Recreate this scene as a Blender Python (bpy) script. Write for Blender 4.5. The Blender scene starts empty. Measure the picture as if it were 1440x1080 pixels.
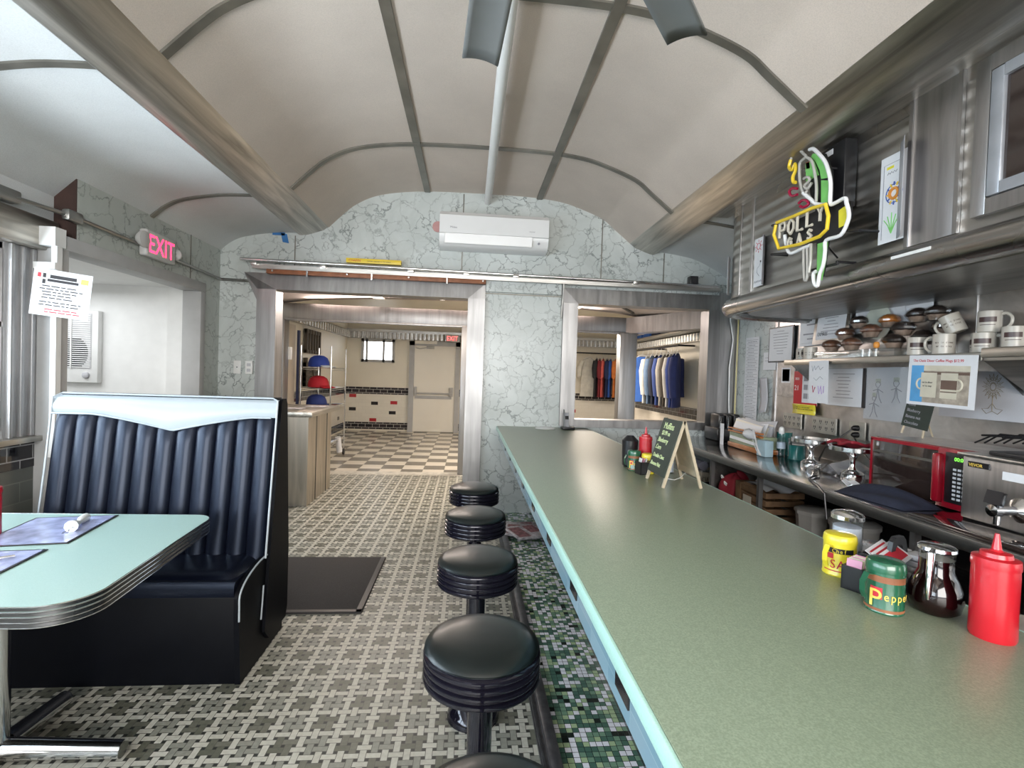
import bpy, bmesh, math, random
from math import sin, cos, pi, radians as R
from mathutils import Vector, Matrix
random.seed(7)
SC = bpy.context.scene
COL = SC.collection

# ------------------------------------------------------------------ camera
cam_d = bpy.data.cameras.new('camera'); cam = bpy.data.objects.new('camera', cam_d); COL.objects.link(cam)
yaw, pit, rol = .0885, .0195, .0335
Ry = Matrix(((cos(yaw), -sin(yaw), 0), (sin(yaw), cos(yaw), 0), (0, 0, 1)))
M0 = Matrix(((1, 0, 0), (0, 0, -1), (0, 1, 0)))
Rp = Matrix(((1, 0, 0), (0, cos(pit), -sin(pit)), (0, sin(pit), cos(pit))))
Rr = Matrix(((cos(rol), -sin(rol), 0), (sin(rol), cos(rol), 0), (0, 0, 1)))
RM = Rr @ Rp @ M0 @ Ry
right, down, fwd = Vector(RM[0]), Vector(RM[1]), Vector(RM[2])
cm = Matrix((right, -down, -fwd)).transposed().to_4x4()
cm.translation = Vector((0, 0, 1.45))
cam.matrix_world = cm
cam_d.sensor_width = 36; cam_d.lens = 36 * 700 / 1440; cam_d.clip_start = .02; cam_d.clip_end = 200
SC.camera = cam

# ------------------------------------------------------------------ world, exposure, daylight
SC.view_settings.view_transform = 'Standard'; SC.view_settings.look = 'None'
SC.view_settings.exposure = 1.25; SC.view_settings.gamma = 1.0; SC.view_settings.use_curve_mapping = False
SC.cycles.max_bounces = 8; SC.cycles.diffuse_bounces = 5; SC.cycles.glossy_bounces = 4; SC.cycles.transmission_bounces = 6
SC.cycles.transparent_max_bounces = 10; SC.cycles.use_denoising = True
SC.cycles.caustics_reflective = False; SC.cycles.caustics_refractive = False
SC.cycles.sample_clamp_indirect = 4
w = bpy.data.worlds.new('sky'); SC.world = w; w.use_nodes = True
bg = w.node_tree.nodes['Background']; bg.inputs[0].default_value = (.78, .88, 1, 1); bg.inputs[1].default_value = 1.6

def area(name, loc, rot, sx, sy, power, col=(1, 1, 1), spread=180):
    d = bpy.data.lights.new(name, 'AREA'); d.shape = 'RECTANGLE'; d.size = sx; d.size_y = sy
    d.energy = power; d.color = col; d.spread = R(spread)
    o = bpy.data.objects.new(name, d); COL.objects.link(o); o.location = loc; o.rotation_euler = rot
    return o
# daylight through the long window band on the left and the windows behind the camera; added fill in the lobby
area('daylight_left_windows', (-2.9, -.1, 1.7), (0, R(-90), 0), 1.3, 5.6, 125, (.82, .91, 1))
area('daylight_ground_bounce', (-3.15, -.1, .55), (0, R(-140), 0), .8, 5.6, 175, (.94, .96, 1))
area('daylight_end_windows', (0, -3.2, 1.9), (R(90), 0, 0), 3.6, 1.6, 110, (1, .95, .88))
area('lobby_fill', (-3.7, 4.0, 2.10), (0, 0, 0), 1.2, 1.4, 10, (.95, .98, 1))  # unseen light added under the lobby ceiling to brighten the lobby
# ceiling lamps of the rooms beyond, and an added fill for the passage ceiling
area('lamp_back_room', (-.8, 9.6, 2.75), (0, 0, 0), 3, 3, 430, (1, .92, .80))
area('lamp_clothes_corner', (1.6, 8.2, 2.2), (0, 0, 0), 1.6, 1.6, 60, (1, .86, .72))
area('lamp_passage', (-.6, 6.0, 2.28), (0, 0, 0), 2, .8, 16, (1, .88, .76))
area('passage_ceiling_fill', (-.2, 7.05, 2.36), (R(-115), 0, 0), 4, .06, 14, (1, .86, .78))  # added light aimed up to brighten the passage ceiling; no real cove

# ------------------------------------------------------------------ materials
MT = {}
def base(name):
    m = bpy.data.materials.new(name); m.use_nodes = True; MT[name] = m
    nt = m.node_tree; b = nt.nodes['Principled BSDF']
    return m, nt, b
def mix_rgb(nt, fac, a, b, mode='MIX'):
    n = nt.nodes.new('ShaderNodeMix'); n.data_type = 'RGBA'; n.blend_type = mode
    for idx, v in ((0, fac), (6, a), (7, b)):
        if isinstance(v, bpy.types.NodeSocket): nt.links.new(v, n.inputs[idx])
        elif idx == 0: n.inputs[0].default_value = v
        else: n.inputs[idx].default_value = (*v[:3], 1)
    return n.outputs[2]
def mth(nt, op, a, b=None, c=None):
    n = nt.nodes.new('ShaderNodeMath'); n.operation = op
    for i, v in enumerate((a, b, c)):
        if v is None: continue
        if isinstance(v, bpy.types.NodeSocket): nt.links.new(v, n.inputs[i])
        else: n.inputs[i].default_value = v
    return n.outputs[0]
def coord(nt, scale=(1, 1, 1), gen='Object'):
    t = nt.nodes.new('ShaderNodeTexCoord'); mp = nt.nodes.new('ShaderNodeMapping'); mp.inputs[3].default_value = scale
    nt.links.new(t.outputs[gen], mp.inputs[0]); return mp.outputs[0]
def noise(nt, vec, scale, detail=3, rough=.5, dist=0):
    n = nt.nodes.new('ShaderNodeTexNoise'); nt.links.new(vec, n.inputs['Vector'])
    n.inputs['Scale'].default_value = scale; n.inputs['Detail'].default_value = detail
    n.inputs['Roughness'].default_value = rough; n.inputs['Distortion'].default_value = dist
    return n
def ramp(nt, fac, stops):
    r = nt.nodes.new('ShaderNodeValToRGB'); nt.links.new(fac, r.inputs[0])
    cr = r.color_ramp
    while len(cr.elements) < len(stops): cr.elements.new(.5)
    for e, (p, c) in zip(cr.elements, stops):
        e.position = p; e.color = (c, c, c, 1) if isinstance(c, (int, float)) else (*c, 1)
    return r.outputs[0]
def bump(nt, b, h, strength=.2, dist=.01):
    n = nt.nodes.new('ShaderNodeBump'); n.inputs['Strength'].default_value = strength; n.inputs['Distance'].default_value = dist
    nt.links.new(h, n.inputs['Height']); nt.links.new(n.outputs[0], b.inputs['Normal'])
def plain(name, col, rough=.5, metal=0, var=.12, vscale=9, coat=0, bmp=0, emit=None, alpha=1, spec=.5):
    m, nt, b = base(name)
    v = coord(nt); n = noise(nt, v, vscale, 4)
    d = tuple(max(0, c * (1 - var)) for c in col); l = tuple(min(1, c * (1 + var)) for c in col)
    nt.links.new(mix_rgb(nt, ramp(nt, n.outputs[0], [(.3, 0.), (.7, 1.)]), d, l), b.inputs['Base Color'])
    b.inputs['Roughness'].default_value = rough; b.inputs['Metallic'].default_value = metal
    b.inputs['Coat Weight'].default_value = coat; b.inputs['Coat Roughness'].default_value = .08
    b.inputs['Specular IOR Level'].default_value = spec
    if bmp:
        n2 = noise(nt, v, vscale * 6, 3); bump(nt, b, n2.outputs[0], bmp)
    if emit:
        b.inputs['Emission Color'].default_value = (*emit[0], 1); b.inputs['Emission Strength'].default_value = emit[1]
    if alpha < 1: b.inputs['Alpha'].default_value = alpha
    return m
def steel(name, col=(.56, .55, .53), rough=.3, stretch=(1, 1, 1), ribs=None, var=.22):
    m, nt, b = base(name)
    v = coord(nt, stretch); n = noise(nt, v, 3.2, 5, .55, .6)
    nt.links.new(mix_rgb(nt, ramp(nt, n.outputs[0], [(.3, 0.), (.7, 1.)]), tuple(c * (1 - var) for c in col), tuple(min(1, c * (1 + var)) for c in col)), b.inputs['Base Color'])
    b.inputs['Metallic'].default_value = 1
    n2 = noise(nt, coord(nt, (1, 1, 1)), 2.3, 3)
    nt.links.new(mth(nt, 'MULTIPLY_ADD', n2.outputs[0], .25, rough - .1), b.inputs['Roughness'])
    if ribs:
        sx = nt.nodes.new('ShaderNodeSeparateXYZ'); nt.links.new(coord(nt), sx.inputs[0])
        h = mth(nt, 'SINE', mth(nt, 'MULTIPLY', sx.outputs[ribs[0]], 2 * pi / ribs[1]))
        bump(nt, b, h, ribs[2], ribs[1] * .12)
    else:
        n3 = noise(nt, coord(nt, stretch), 1.1, 2); bump(nt, b, n3.outputs[0], .25, .03)
    return m
def glass(name, col=(1, 1, 1), clear=.85, rough=.02):
    m, nt, b = base(name); nt.nodes.remove(b)
    t = nt.nodes.new('ShaderNodeBsdfTransparent'); g = nt.nodes.new('ShaderNodeBsdfGlossy'); mx = nt.nodes.new('ShaderNodeMixShader')
    n = noise(nt, coord(nt), 3); r = ramp(nt, n.outputs[0], [(0, col), (1, tuple(c * .97 for c in col))])
    nt.links.new(r, t.inputs[0]); g.inputs['Roughness'].default_value = rough
    f = nt.nodes.new('ShaderNodeLayerWeight'); f.inputs[0].default_value = .5
    k = mth(nt, 'MULTIPLY_ADD', mth(nt, 'POWER', f.outputs['Facing'], 4.0), .6 * clear, .5 * (1 - clear) + .02)
    k.node.use_clamp = True
    nt.links.new(k, mx.inputs[0]); nt.links.new(t.outputs[0], mx.inputs[1]); nt.links.new(g.outputs[0], mx.inputs[2])
    nt.links.new(mx.outputs[0], nt.nodes['Material Output'].inputs[0]); return m

def marble(name, c0=(.47, .505, .49), c1=(.62, .655, .645), vein=(.24, .265, .26)):
    m, nt, b = base(name)
    v = coord(nt); w1 = noise(nt, v, 2.6, 5, .6)
    ad = nt.nodes.new('ShaderNodeVectorMath'); ad.operation = 'MULTIPLY_ADD'
    nt.links.new(w1.outputs[1], ad.inputs[0]); ad.inputs[1].default_value = (.55, .55, .55); nt.links.new(v, ad.inputs[2])
    vo = nt.nodes.new('ShaderNodeTexVoronoi'); vo.feature = 'DISTANCE_TO_EDGE'; vo.inputs['Scale'].default_value = 6.2
    nt.links.new(ad.outputs[0], vo.inputs['Vector'])
    n2 = noise(nt, v, 5.5, 3)
    k2 = mth(nt, 'SUBTRACT', 1.0, mth(nt, 'DIVIDE', vo.outputs[0], .05)); k2.node.use_clamp = True
    kk = mth(nt, 'MULTIPLY', k2, mth(nt, 'POWER', mth(nt, 'MULTIPLY', n2.outputs[0], 1.75), 2.2)); kk.node.use_clamp = True
    n3 = noise(nt, v, 1.7, 5, .65, 1)
    bc = mix_rgb(nt, ramp(nt, n3.outputs[0], [(.3, 0.), (.7, 1.)]), c0, c1)
    nt.links.new(mix_rgb(nt, kk, bc, vein), b.inputs['Base Color'])
    b.inputs['Roughness'].default_value = .28; return m

def basket_floor():
    m, nt, b = base('basket_weave_tile')
    sx = nt.nodes.new('ShaderNodeSeparateXYZ'); nt.links.new(coord(nt), sx.inputs[0])
    s, wd = .0413, .315
    u = mth(nt, 'DIVIDE', sx.outputs[0], s); v = mth(nt, 'DIVIDE', sx.outputs[1], s)
    i = mth(nt, 'FLOOR', u); j = mth(nt, 'FLOOR', v)
    fu = mth(nt, 'SUBTRACT', mth(nt, 'SUBTRACT', u, i), .5); fv = mth(nt, 'SUBTRACT', mth(nt, 'SUBTRACT', v, j), .5)
    au = mth(nt, 'ABSOLUTE', fu); av = mth(nt, 'ABSOLUTE', fv)
    par = mth(nt, 'FLOORED_MODULO', mth(nt, 'ADD', i, j), 2.0)           # 0 vertical brick, 1 horizontal
    acr = mth(nt, 'ADD', mth(nt, 'MULTIPLY', au, mth(nt, 'SUBTRACT', 1.0, par)), mth(nt, 'MULTIPLY', av, par))   # across own brick
    alo = mth(nt, 'ADD', mth(nt, 'MULTIPLY', av, mth(nt, 'SUBTRACT', 1.0, par)), mth(nt, 'MULTIPLY', au, par))
    own = mth(nt, 'LESS_THAN', acr, wd)
    nb = mth(nt, 'LESS_THAN', alo, wd)
    dot = mth(nt, 'MULTIPLY', mth(nt, 'SUBTRACT', 1.0, own), mth(nt, 'SUBTRACT', 1.0, nb))
    no = mth(nt, 'SUBTRACT', 1.0, own)
    # neighbour brick index
    isv = mth(nt, 'SUBTRACT', 1.0, par)
    i2 = mth(nt, 'ADD', i, mth(nt, 'MULTIPLY', mth(nt, 'MULTIPLY', mth(nt, 'SIGN', fu), no), isv))
    j2 = mth(nt, 'ADD', j, mth(nt, 'MULTIPLY', mth(nt, 'MULTIPLY', mth(nt, 'SIGN', fv), no), par))
    light = mth(nt, 'MAXIMUM', mth(nt, 'LESS_THAN', mth(nt, 'FLOORED_MODULO', i2, 3.0), .5), mth(nt, 'LESS_THAN', mth(nt, 'FLOORED_MODULO', j2, 3.0), .5))
    patch = mth(nt, 'FLOORED_MODULO', mth(nt, 'ADD', mth(nt, 'FLOOR', mth(nt, 'DIVIDE', i2, 3.0)), mth(nt, 'FLOOR', mth(nt, 'DIVIDE', j2, 3.0))), 2.0)
    cb = nt.nodes.new('ShaderNodeCombineXYZ'); nt.links.new(i2, cb.inputs[0]); nt.links.new(j2, cb.inputs[1])
    wn = nt.nodes.new('ShaderNodeTexWhiteNoise'); wn.noise_dimensions = '2D'; nt.links.new(cb.outputs[0], wn.inputs['Vector'])
    c = mix_rgb(nt, patch, (.27, .275, .235), (.125, .13, .10))
    c = mix_rgb(nt, light, c, (.56, .55, .48))
    c = mix_rgb(nt, mth(nt, 'MULTIPLY', wn.outputs[0], .25), c, (.32, .31, .26))
    # grout along the brick edges
    g1 = mth(nt, 'LESS_THAN', mth(nt, 'ABSOLUTE', mth(nt, 'SUBTRACT', acr, wd)), .028)
    # both edges: own side edge, and end edges of the neighbour (same line); side edges of neighbour
    g2 = mth(nt, 'MULTIPLY', mth(nt, 'LESS_THAN', mth(nt, 'ABSOLUTE', mth(nt, 'SUBTRACT', alo, wd)), .028), no)
    gr = mth(nt, 'MAXIMUM', g1, g2)
    c = mix_rgb(nt, dot, c, (.035, .038, .035))
    c = mix_rgb(nt, gr, c, (.10, .10, .085))
    n = noise(nt, coord(nt), 60, 3); c = mix_rgb(nt, .25, c, n.outputs[0], 'OVERLAY')
    nt.links.new(c, b.inputs['Base Color']); b.inputs['Roughness'].default_value = .38
    bump(nt, b, mth(nt, 'SUBTRACT', 1.0, gr), .25, .002)
    return m

def grid_tile(name, sx_, sy_, axes=(0, 1), cols=None, grout=(.3, .3, .3), gw=.03, off=0.0, rough=.2, special=None):
    """tiles picked per cell at random from weighted colours; off shifts every second row"""
    m, nt, b = base(name)
    sp = nt.nodes.new('ShaderNodeSeparateXYZ'); nt.links.new(coord(nt), sp.inputs[0])
    v = mth(nt, 'DIVIDE', sp.outputs[axes[1]], sy_); j = mth(nt, 'FLOOR', v)
    u = mth(nt, 'ADD', mth(nt, 'DIVIDE', sp.outputs[axes[0]], sx_), mth(nt, 'MULTIPLY', mth(nt, 'FLOORED_MODULO', j, 2.0), off)); i = mth(nt, 'FLOOR', u)
    fu = mth(nt, 'ABSOLUTE', mth(nt, 'SUBTRACT', mth(nt, 'SUBTRACT', u, i), .5)); fv = mth(nt, 'ABSOLUTE', mth(nt, 'SUBTRACT', mth(nt, 'SUBTRACT', v, j), .5))
    g = mth(nt, 'MAXIMUM', mth(nt, 'GREATER_THAN', fu, .5 - gw), mth(nt, 'GREATER_THAN', fv, .5 - gw * sx_ / sy_))
    cb = nt.nodes.new('ShaderNodeCombineXYZ'); nt.links.new(i, cb.inputs[0]); nt.links.new(j, cb.inputs[1])
    if special == 'check':
        f = mth(nt, 'FLOORED_MODULO', mth(nt, 'ADD', i, j), 2.0); c = mix_rgb(nt, f, cols[0][1], cols[1][1])
        n = noise(nt, coord(nt, (2, 9, 1)), 9, 4); c = mix_rgb(nt, .3, c, n.outputs[0], 'OVERLAY')
    else:
        wn = nt.nodes.new('ShaderNodeTexWhiteNoise'); wn.noise_dimensions = '2D'; nt.links.new(cb.outputs[0], wn.inputs['Vector'])
        r = nt.nodes.new('ShaderNodeValToRGB'); nt.links.new(wn.outputs[0], r.inputs[0]); r.color_ramp.interpolation = 'CONSTANT'
        while len(r.color_ramp.elements) < len(cols): r.color_ramp.elements.new(.5)
        for e, (p, cc) in zip(r.color_ramp.elements, cols): e.position = p; e.color = (*cc, 1)
        c = r.outputs[0]
    nt.links.new(mix_rgb(nt, g, c, grout), b.inputs['Base Color']); b.inputs['Roughness'].default_value = rough
    bump(nt, b, mth(nt, 'SUBTRACT', 1.0, g), .3, .002)
    return m

basket = basket_floor()
mosaic = grid_tile('green_mosaic', .0262, .0262, cols=[(0, (.08, .17, .13)), (.26, (.19, .33, .23)), (.44, (.42, .56, .33)), (.60, (.90, .91, .98)), (.95, (.015, .025, .02))], grout=(.02, .03, .03), gw=.045)
checker = grid_tile('checker_tile', .309, .309, cols=[(0, (.19, .175, .15)), (.5, (.72, .67, .58))], grout=(.3, .28, .25), gw=.008, special='check', rough=.25)
blacktile_x = grid_tile('black_tile_side', .17, .085, axes=(1, 2), cols=[(0, (.012, .012, .016)), (.5, (.02, .02, .026))], grout=(.35, .35, .36), gw=.02, off=.5, rough=.08)
blacktile_y = grid_tile('black_tile_end', .165, .082, axes=(0, 2), cols=[(0, (.02, .018, .022)), (.5, (.035, .03, .035))], grout=(.5, .48, .45), gw=.03, off=.5, rough=.12)
whitetile_x = grid_tile('white_tile_side', .165, .082, axes=(1, 2), cols=[(0, (.74, .70, .62)), (.5, (.76, .72, .64))], grout=(.68, .64, .57), gw=.012, off=.5, rough=.2)
whitetile_y = grid_tile('white_tile_end', .165, .082, axes=(0, 2), cols=[(0, (.76, .72, .63)), (.5, (.78, .74, .65))], grout=(.70, .66, .58), gw=.012, off=.5, rough=.2)
greytile_x = grid_tile('grey_tile_side', .3, .12, axes=(1, 2), cols=[(0, (.10, .11, .10)), (.5, (.12, .13, .115))], grout=(.16, .17, .15), gw=.01, off=.5, rough=.3)
aprontile = grid_tile('blue_apron_tile', .155, .115, axes=(1, 2), cols=[(0, (.20, .33, .40)), (.45, (.25, .38, .45)), (.80, (.23, .35, .42))], grout=(.30, .42, .48), gw=.008, rough=.12)
basetile = grid_tile('dark_base_tile', .11, .11, axes=(1, 2), cols=[(0, (.02, .025, .03)), (.5, (.04, .05, .055))], grout=(.12, .13, .14), gw=.02, rough=.15)
quarry = grid_tile('quarry_tile', .15, .15, cols=[(0, (.05, .03, .025)), (.5, (.07, .04, .03))], grout=(.04, .04, .04), gw=.03, rough=.4)
marb = marble('marble_laminate')
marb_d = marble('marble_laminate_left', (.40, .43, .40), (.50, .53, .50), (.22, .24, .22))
st = steel('brushed_steel'); st_y = steel('steel_long', (.46, .44, .40), .34, stretch=(6, .35, 6), var=.35); st_x = steel('steel_cross', stretch=(.5, 6, 6)); st_z = steel('steel_upright', (.45, .44, .44), stretch=(6, 6, .4), rough=.34)
st_f = steel('frame_steel', (.32, .315, .315), .42, stretch=(6, 6, .4), var=.15)
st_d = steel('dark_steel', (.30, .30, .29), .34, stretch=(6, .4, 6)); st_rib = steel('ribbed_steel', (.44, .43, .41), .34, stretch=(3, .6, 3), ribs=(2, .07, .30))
st_hood = steel('hood_steel', (.42, .41, .40), .26, stretch=(4, .5, 4))
st_flute = steel('fluted_steel', (.6, .57, .52), .22, ribs=(0, .10, .9)); st_flute_y = steel('fluted_steel_side', (.6, .57, .52), .22, ribs=(1, .10, .9))
st_splash = steel('backsplash_steel', (.60, .58, .57), .30, stretch=(2, 2, 2))
chrome = steel('chrome', (.78, .78, .79), .12, var=.05)
def fabric_ceiling(name, col):
    m, nt, b = base(name)
    n = noise(nt, coord(nt), 1.1, 4, .6); n2 = noise(nt, coord(nt), 190, 2)
    c = mix_rgb(nt, ramp(nt, n.outputs[0], [(.3, 0.), (.75, 1.)]), tuple(x * .86 for x in col), tuple(x * 1.06 for x in col))
    c = mix_rgb(nt, ramp(nt, n2.outputs[0], [(.35, .25), (.6, 0.)]), c, tuple(x * .6 for x in col))
    nt.links.new(c, b.inputs['Base Color']); b.inputs['Roughness'].default_value = .9; bump(nt, b, n2.outputs[0], .12, .003); return m
ceil_m = fabric_ceiling('cream_ceiling_panel', (.68, .59, .52))
ceil_bay = fabric_ceiling('window_lit_ceiling_panel', (.68, .69, .69))  # same panel as the vault, blue-white window light put into its colour
ceil_pink_lit = fabric_ceiling('pink_lit_ceiling_panel', (.74, .64, .60))  # vault panel again, with the pink of warm bulbs put into its colour
rib_m = plain('rib_metal', (.20, .19, .165), .4, .6, .25, 4)
white = plain('white_paint', (.80, .80, .79), .5, var=.03); cream = plain('cream_paint', (.76, .71, .60), .5, var=.03, vscale=2)
doorwhite = plain('door_cream', (.80, .76, .67), .4, var=.03, vscale=2)
grey = plain('grey_paint', (.42, .42, .42), .5, var=.05); whiteplastic = plain('white_plastic', (.78, .78, .77), .3, var=.02)
black = plain('black_plastic', (.012, .012, .014), .3, var=.2); blackrub = plain('black_rubber', (.025, .023, .024), .8, var=.3, vscale=200)
vinyl = plain('black_vinyl', (.0025, .0035, .009), .36, var=.12, vscale=20, coat=.05, bmp=.05, spec=.4)
stoolv = plain('stool_vinyl', (.006, .010, .010), .30, var=.12, vscale=20, coat=.05, spec=.4)
whitevinyl = plain('white_vinyl', (.44, .49, .53), .32, var=.03)
MT['black_vinyl'].node_tree.nodes['Principled BSDF'].inputs['Specular Tint'].default_value = (.62, .74, 1, 1)
vinyl_b = plain('black_vinyl_base', (.0025, .003, .005), .5, var=.1, vscale=20, spec=.12)
enamel = plain('black_enamel', (.012, .011, .02), .1, .35, var=.1, coat=.5)
wood = plain('red_wood', (.27, .10, .045), .55, var=.3, vscale=14); darkwood = plain('dark_wood', (.05, .025, .02), .6, var=.3)
paper = plain('paper', (.74, .75, .78), .6, var=.02, vscale=30); paper2 = plain('grey_paper', (.50, .50, .53), .6, var=.04)
ink = plain('ink', (.03, .03, .035), .6); greyink = plain('pale_ink', (.30, .30, .33), .6); redink = plain('red_ink', (.55, .03, .05), .5)
red = plain('red_plastic', (.50, .012, .022), .3, var=.06, coat=.2); yellow = plain('yellow_paint', (.72, .60, .03), .32, var=.06, coat=.3)
green = plain('green_tin', (.012, .10, .05), .25, var=.1, coat=.4); orange = plain('orange_paint', (.75, .30, .05), .4)

# ------------------------------------------------------------------ mesh helpers
ORD = ('first', 'second', 'third', 'fourth', 'fifth', 'sixth', 'seventh', 'eighth', 'ninth', 'tenth', 'eleventh', 'twelfth', 'thirteenth', 'fourteenth', 'fifteenth')
class G:
    def __init__(s): s.bm = bmesh.new(); s.mi = 0
    def _mark(s, fs):
        for f in fs: f.material_index = s.mi
    def poly(s, pts):
        f = s.bm.faces.new([s.bm.verts.new(p) for p in pts]); f.material_index = s.mi; return s
    def box(s, x0, x1, y0, y1, z0, z1, bev=0, seg=2):
        r = bmesh.ops.create_cube(s.bm, size=1); vs = r['verts']
        for v in vs: v.co = Vector(((x0 + x1) / 2 + v.co.x * (x1 - x0), (y0 + y1) / 2 + v.co.y * (y1 - y0), (z0 + z1) / 2 + v.co.z * (z1 - z0)))
        fs = set(f for v in vs for f in v.link_faces); s._mark(fs)
        if bev:
            es = list(set(e for v in vs for e in v.link_edges))
            bmesh.ops.bevel(s.bm, geom=es, offset=bev, segments=seg, affect='EDGES', profile=.5)
        return s
    def obox(s, c, u, v, n, w, h, d, bev=0):
        """box centred on c, width w along u, height h along v, depth d along n"""
        u, v, n = Vector(u).normalized(), Vector(v).normalized(), Vector(n).normalized(); c = Vector(c)
        r = bmesh.ops.create_cube(s.bm, size=1); vs = r['verts']
        for q in vs: q.co = c + u * q.co.x * w + v * q.co.y * h + n * q.co.z * d
        fs = set(f for q in vs for f in q.link_faces); s._mark(fs)
        if bev:
            es = list(set(e for q in vs for e in q.link_edges)); bmesh.ops.bevel(s.bm, geom=es, offset=bev, segments=2, affect='EDGES', profile=.5)
        return s
    def lathe(s, prof, c=(0, 0, 0), seg=32, axis='z', cap=True, sx=1, sy=1):
        c = Vector(c); rings = []
        def P(r, a, h):
            x, y = r * cos(a) * sx, r * sin(a) * sy
            return c + (Vector((x, y, h)) if axis == 'z' else Vector((x, h, y)) if axis == 'y' else Vector((h, x, y)))
        for r, h in prof:
            rings.append([s.bm.verts.new(P(max(r, 1e-5), 2 * pi * k / seg, h)) for k in range(seg)])
        for a, b in zip(rings, rings[1:]):
            for k in range(seg):
                f = s.bm.faces.new((a[k], a[(k + 1) % seg], b[(k + 1) % seg], b[k])); f.material_index = s.mi
        if cap:
            for q in (rings[0], rings[-1]):
                f = s.bm.faces.new(q); f.material_index = s.mi
        return s
    def tube(s, pts, r, seg=8, closed=False, cap=True):
        pts = [Vector(p) for p in pts]; n = len(pts); rings = []; up = None
        rr = r if isinstance(r, (list, tuple)) else [r] * n
        for i, p in enumerate(pts):
            a = pts[(i - 1) % n] if (closed or i > 0) else p; b = pts[(i + 1) % n] if (closed or i < n - 1) else p
            t = (b - a).normalized()
            if up is None: up = t.orthogonal().normalized()
            up = (up - t * up.dot(t)); up = up.normalized() if up.length > 1e-6 else t.orthogonal().normalized()
            bi = t.cross(up)
            rings.append([s.bm.verts.new(p + (up * cos(2 * pi * k / seg) + bi * sin(2 * pi * k / seg)) * rr[i]) for k in range(seg)])
        m = n if closed else n - 1
        for i in range(m):
            a, b = rings[i], rings[(i + 1) % n]
            for k in range(seg):
                f = s.bm.faces.new((a[k], a[(k + 1) % seg], b[(k + 1) % seg], b[k])); f.material_index = s.mi
        if cap and not closed:
            s._mark([s.bm.faces.new(rings[0]), s.bm.faces.new(rings[-1])])
        return s
    def prism(s, poly, a, b, axis='z'):
        """extrude a 2-D outline between a and b; axis z: (x,y), y: (x,z), x: (y,z)"""
        def P(p, h): return (p[0], p[1], h) if axis == 'z' else (p[0], h, p[1]) if axis == 'y' else (h, p[0], p[1])
        A = [s.bm.verts.new(P(p, a)) for p in poly]; B = [s.bm.verts.new(P(p, b)) for p in poly]
        fs = [s.bm.faces.new(A), s.bm.faces.new(B)]
        for k in range(len(poly)):
            k2 = (k + 1) % len(poly); fs.append(s.bm.faces.new((A[k], A[k2], B[k2], B[k])))
        s._mark(fs); return s
    def grid(s, fn, nu, nv):
        V = [[s.bm.verts.new(fn(i / nu, j / nv)) for j in range(nv + 1)] for i in range(nu + 1)]
        for i in range(nu):
            for j in range(nv):
                f = s.bm.faces.new((V[i][j], V[i + 1][j], V[i + 1][j + 1], V[i][j + 1])); f.material_index = s.mi
        return s
    def obj(s, name, mat, parent=None, loc=None, solid=0, ang=38):
        bmesh.ops.recalc_face_normals(s.bm, faces=s.bm.faces)
        me = bpy.data.meshes.new(name); s.bm.to_mesh(me); s.bm.free()
        for m in (mat if isinstance(mat, (list, tuple)) else [mat]): me.materials.append(m)
        me.shade_smooth(); me.set_sharp_from_angle(angle=R(ang))
        o = bpy.data.objects.new(name, me); COL.objects.link(o)
        if parent: o.parent = parent
        if loc: o.location = loc
        if solid:
            md = o.modifiers.new('thickness', 'SOLIDIFY'); md.thickness = solid; md.offset = 0
        return o
def tag(o, label=None, cat=None, group=None, kind=None):
    if label: o['label'] = label
    if cat: o['category'] = cat
    if group: o['group'] = group
    if kind: o['kind'] = kind
    return o
def thing(name, label, cat, loc=(0, 0, 0), rz=0, group=None):
    o = bpy.data.objects.new(name, None); COL.objects.link(o); o.location = loc; o.rotation_euler = (0, 0, rz); o.empty_display_size = .1
    return tag(o, label, cat, group)
def struct(o): o['kind'] = 'structure'; return o
def dup(o, parent=None):
    c = o.copy(); COL.objects.link(c); c.parent = parent
    for ch in [x for x in o.children]: dup(ch, c)
    return c
FR = {'R': Matrix(((0, 0, -1), (-1, 0, 0), (0, 1, 0))), 'E': Matrix(((1, 0, 0), (0, 0, -1), (0, 1, 0))), 'L': Matrix(((0, 0, 1), (1, 0, 0), (0, 1, 0)))}
def text(s, size, mat, parent, m, u, v, off=.001, name='lettering', align='LEFT', ex=.0006, sx=1):
    """lettering on the surface m given in its parent's space: u right, v up, off out of the surface"""
    c = bpy.data.curves.new(name, 'FONT'); c.body = s; c.size = size; c.extrude = ex; c.align_x = align; c.resolution_u = 3
    tmp = bpy.data.objects.new(name, c); me = bpy.data.meshes.new_from_object(tmp); bpy.data.objects.remove(tmp)
    me.materials.clear(); me.materials.append(mat)
    o = bpy.data.objects.new(name, me); COL.objects.link(o); o.parent = parent
    o.matrix_local = (m or Matrix.Identity(4)) @ Matrix.Translation((u, v, off)) @ Matrix.Diagonal((sx, 1, 1, 1))
    return o
def frame(kind, c, tilt=0, lean=0):
    """surface frame at c: kind R faces -X (right wall), E faces -Y (end wall), L faces +X"""
    m = (FR[kind] @ Matrix.Rotation(tilt, 3, 'Z') @ Matrix.Rotation(lean, 3, 'X')).to_4x4(); m.translation = Vector(c); return m
def fbox(g, m, u0, u1, v0, v1, n0, n1):
    """box in frame coordinates, returned in world space"""
    r = bmesh.ops.create_cube(g.bm, size=1)
    for q in r['verts']:
        q.co = m @ Vector(((u0 + u1) / 2 + q.co.x * (u1 - u0), (v0 + v1) / 2 + q.co.y * (v1 - v0), (n0 + n1) / 2 + q.co.z * (n1 - n0)))
    g._mark(set(f for q in r['verts'] for f in q.link_faces)); return g

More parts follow.
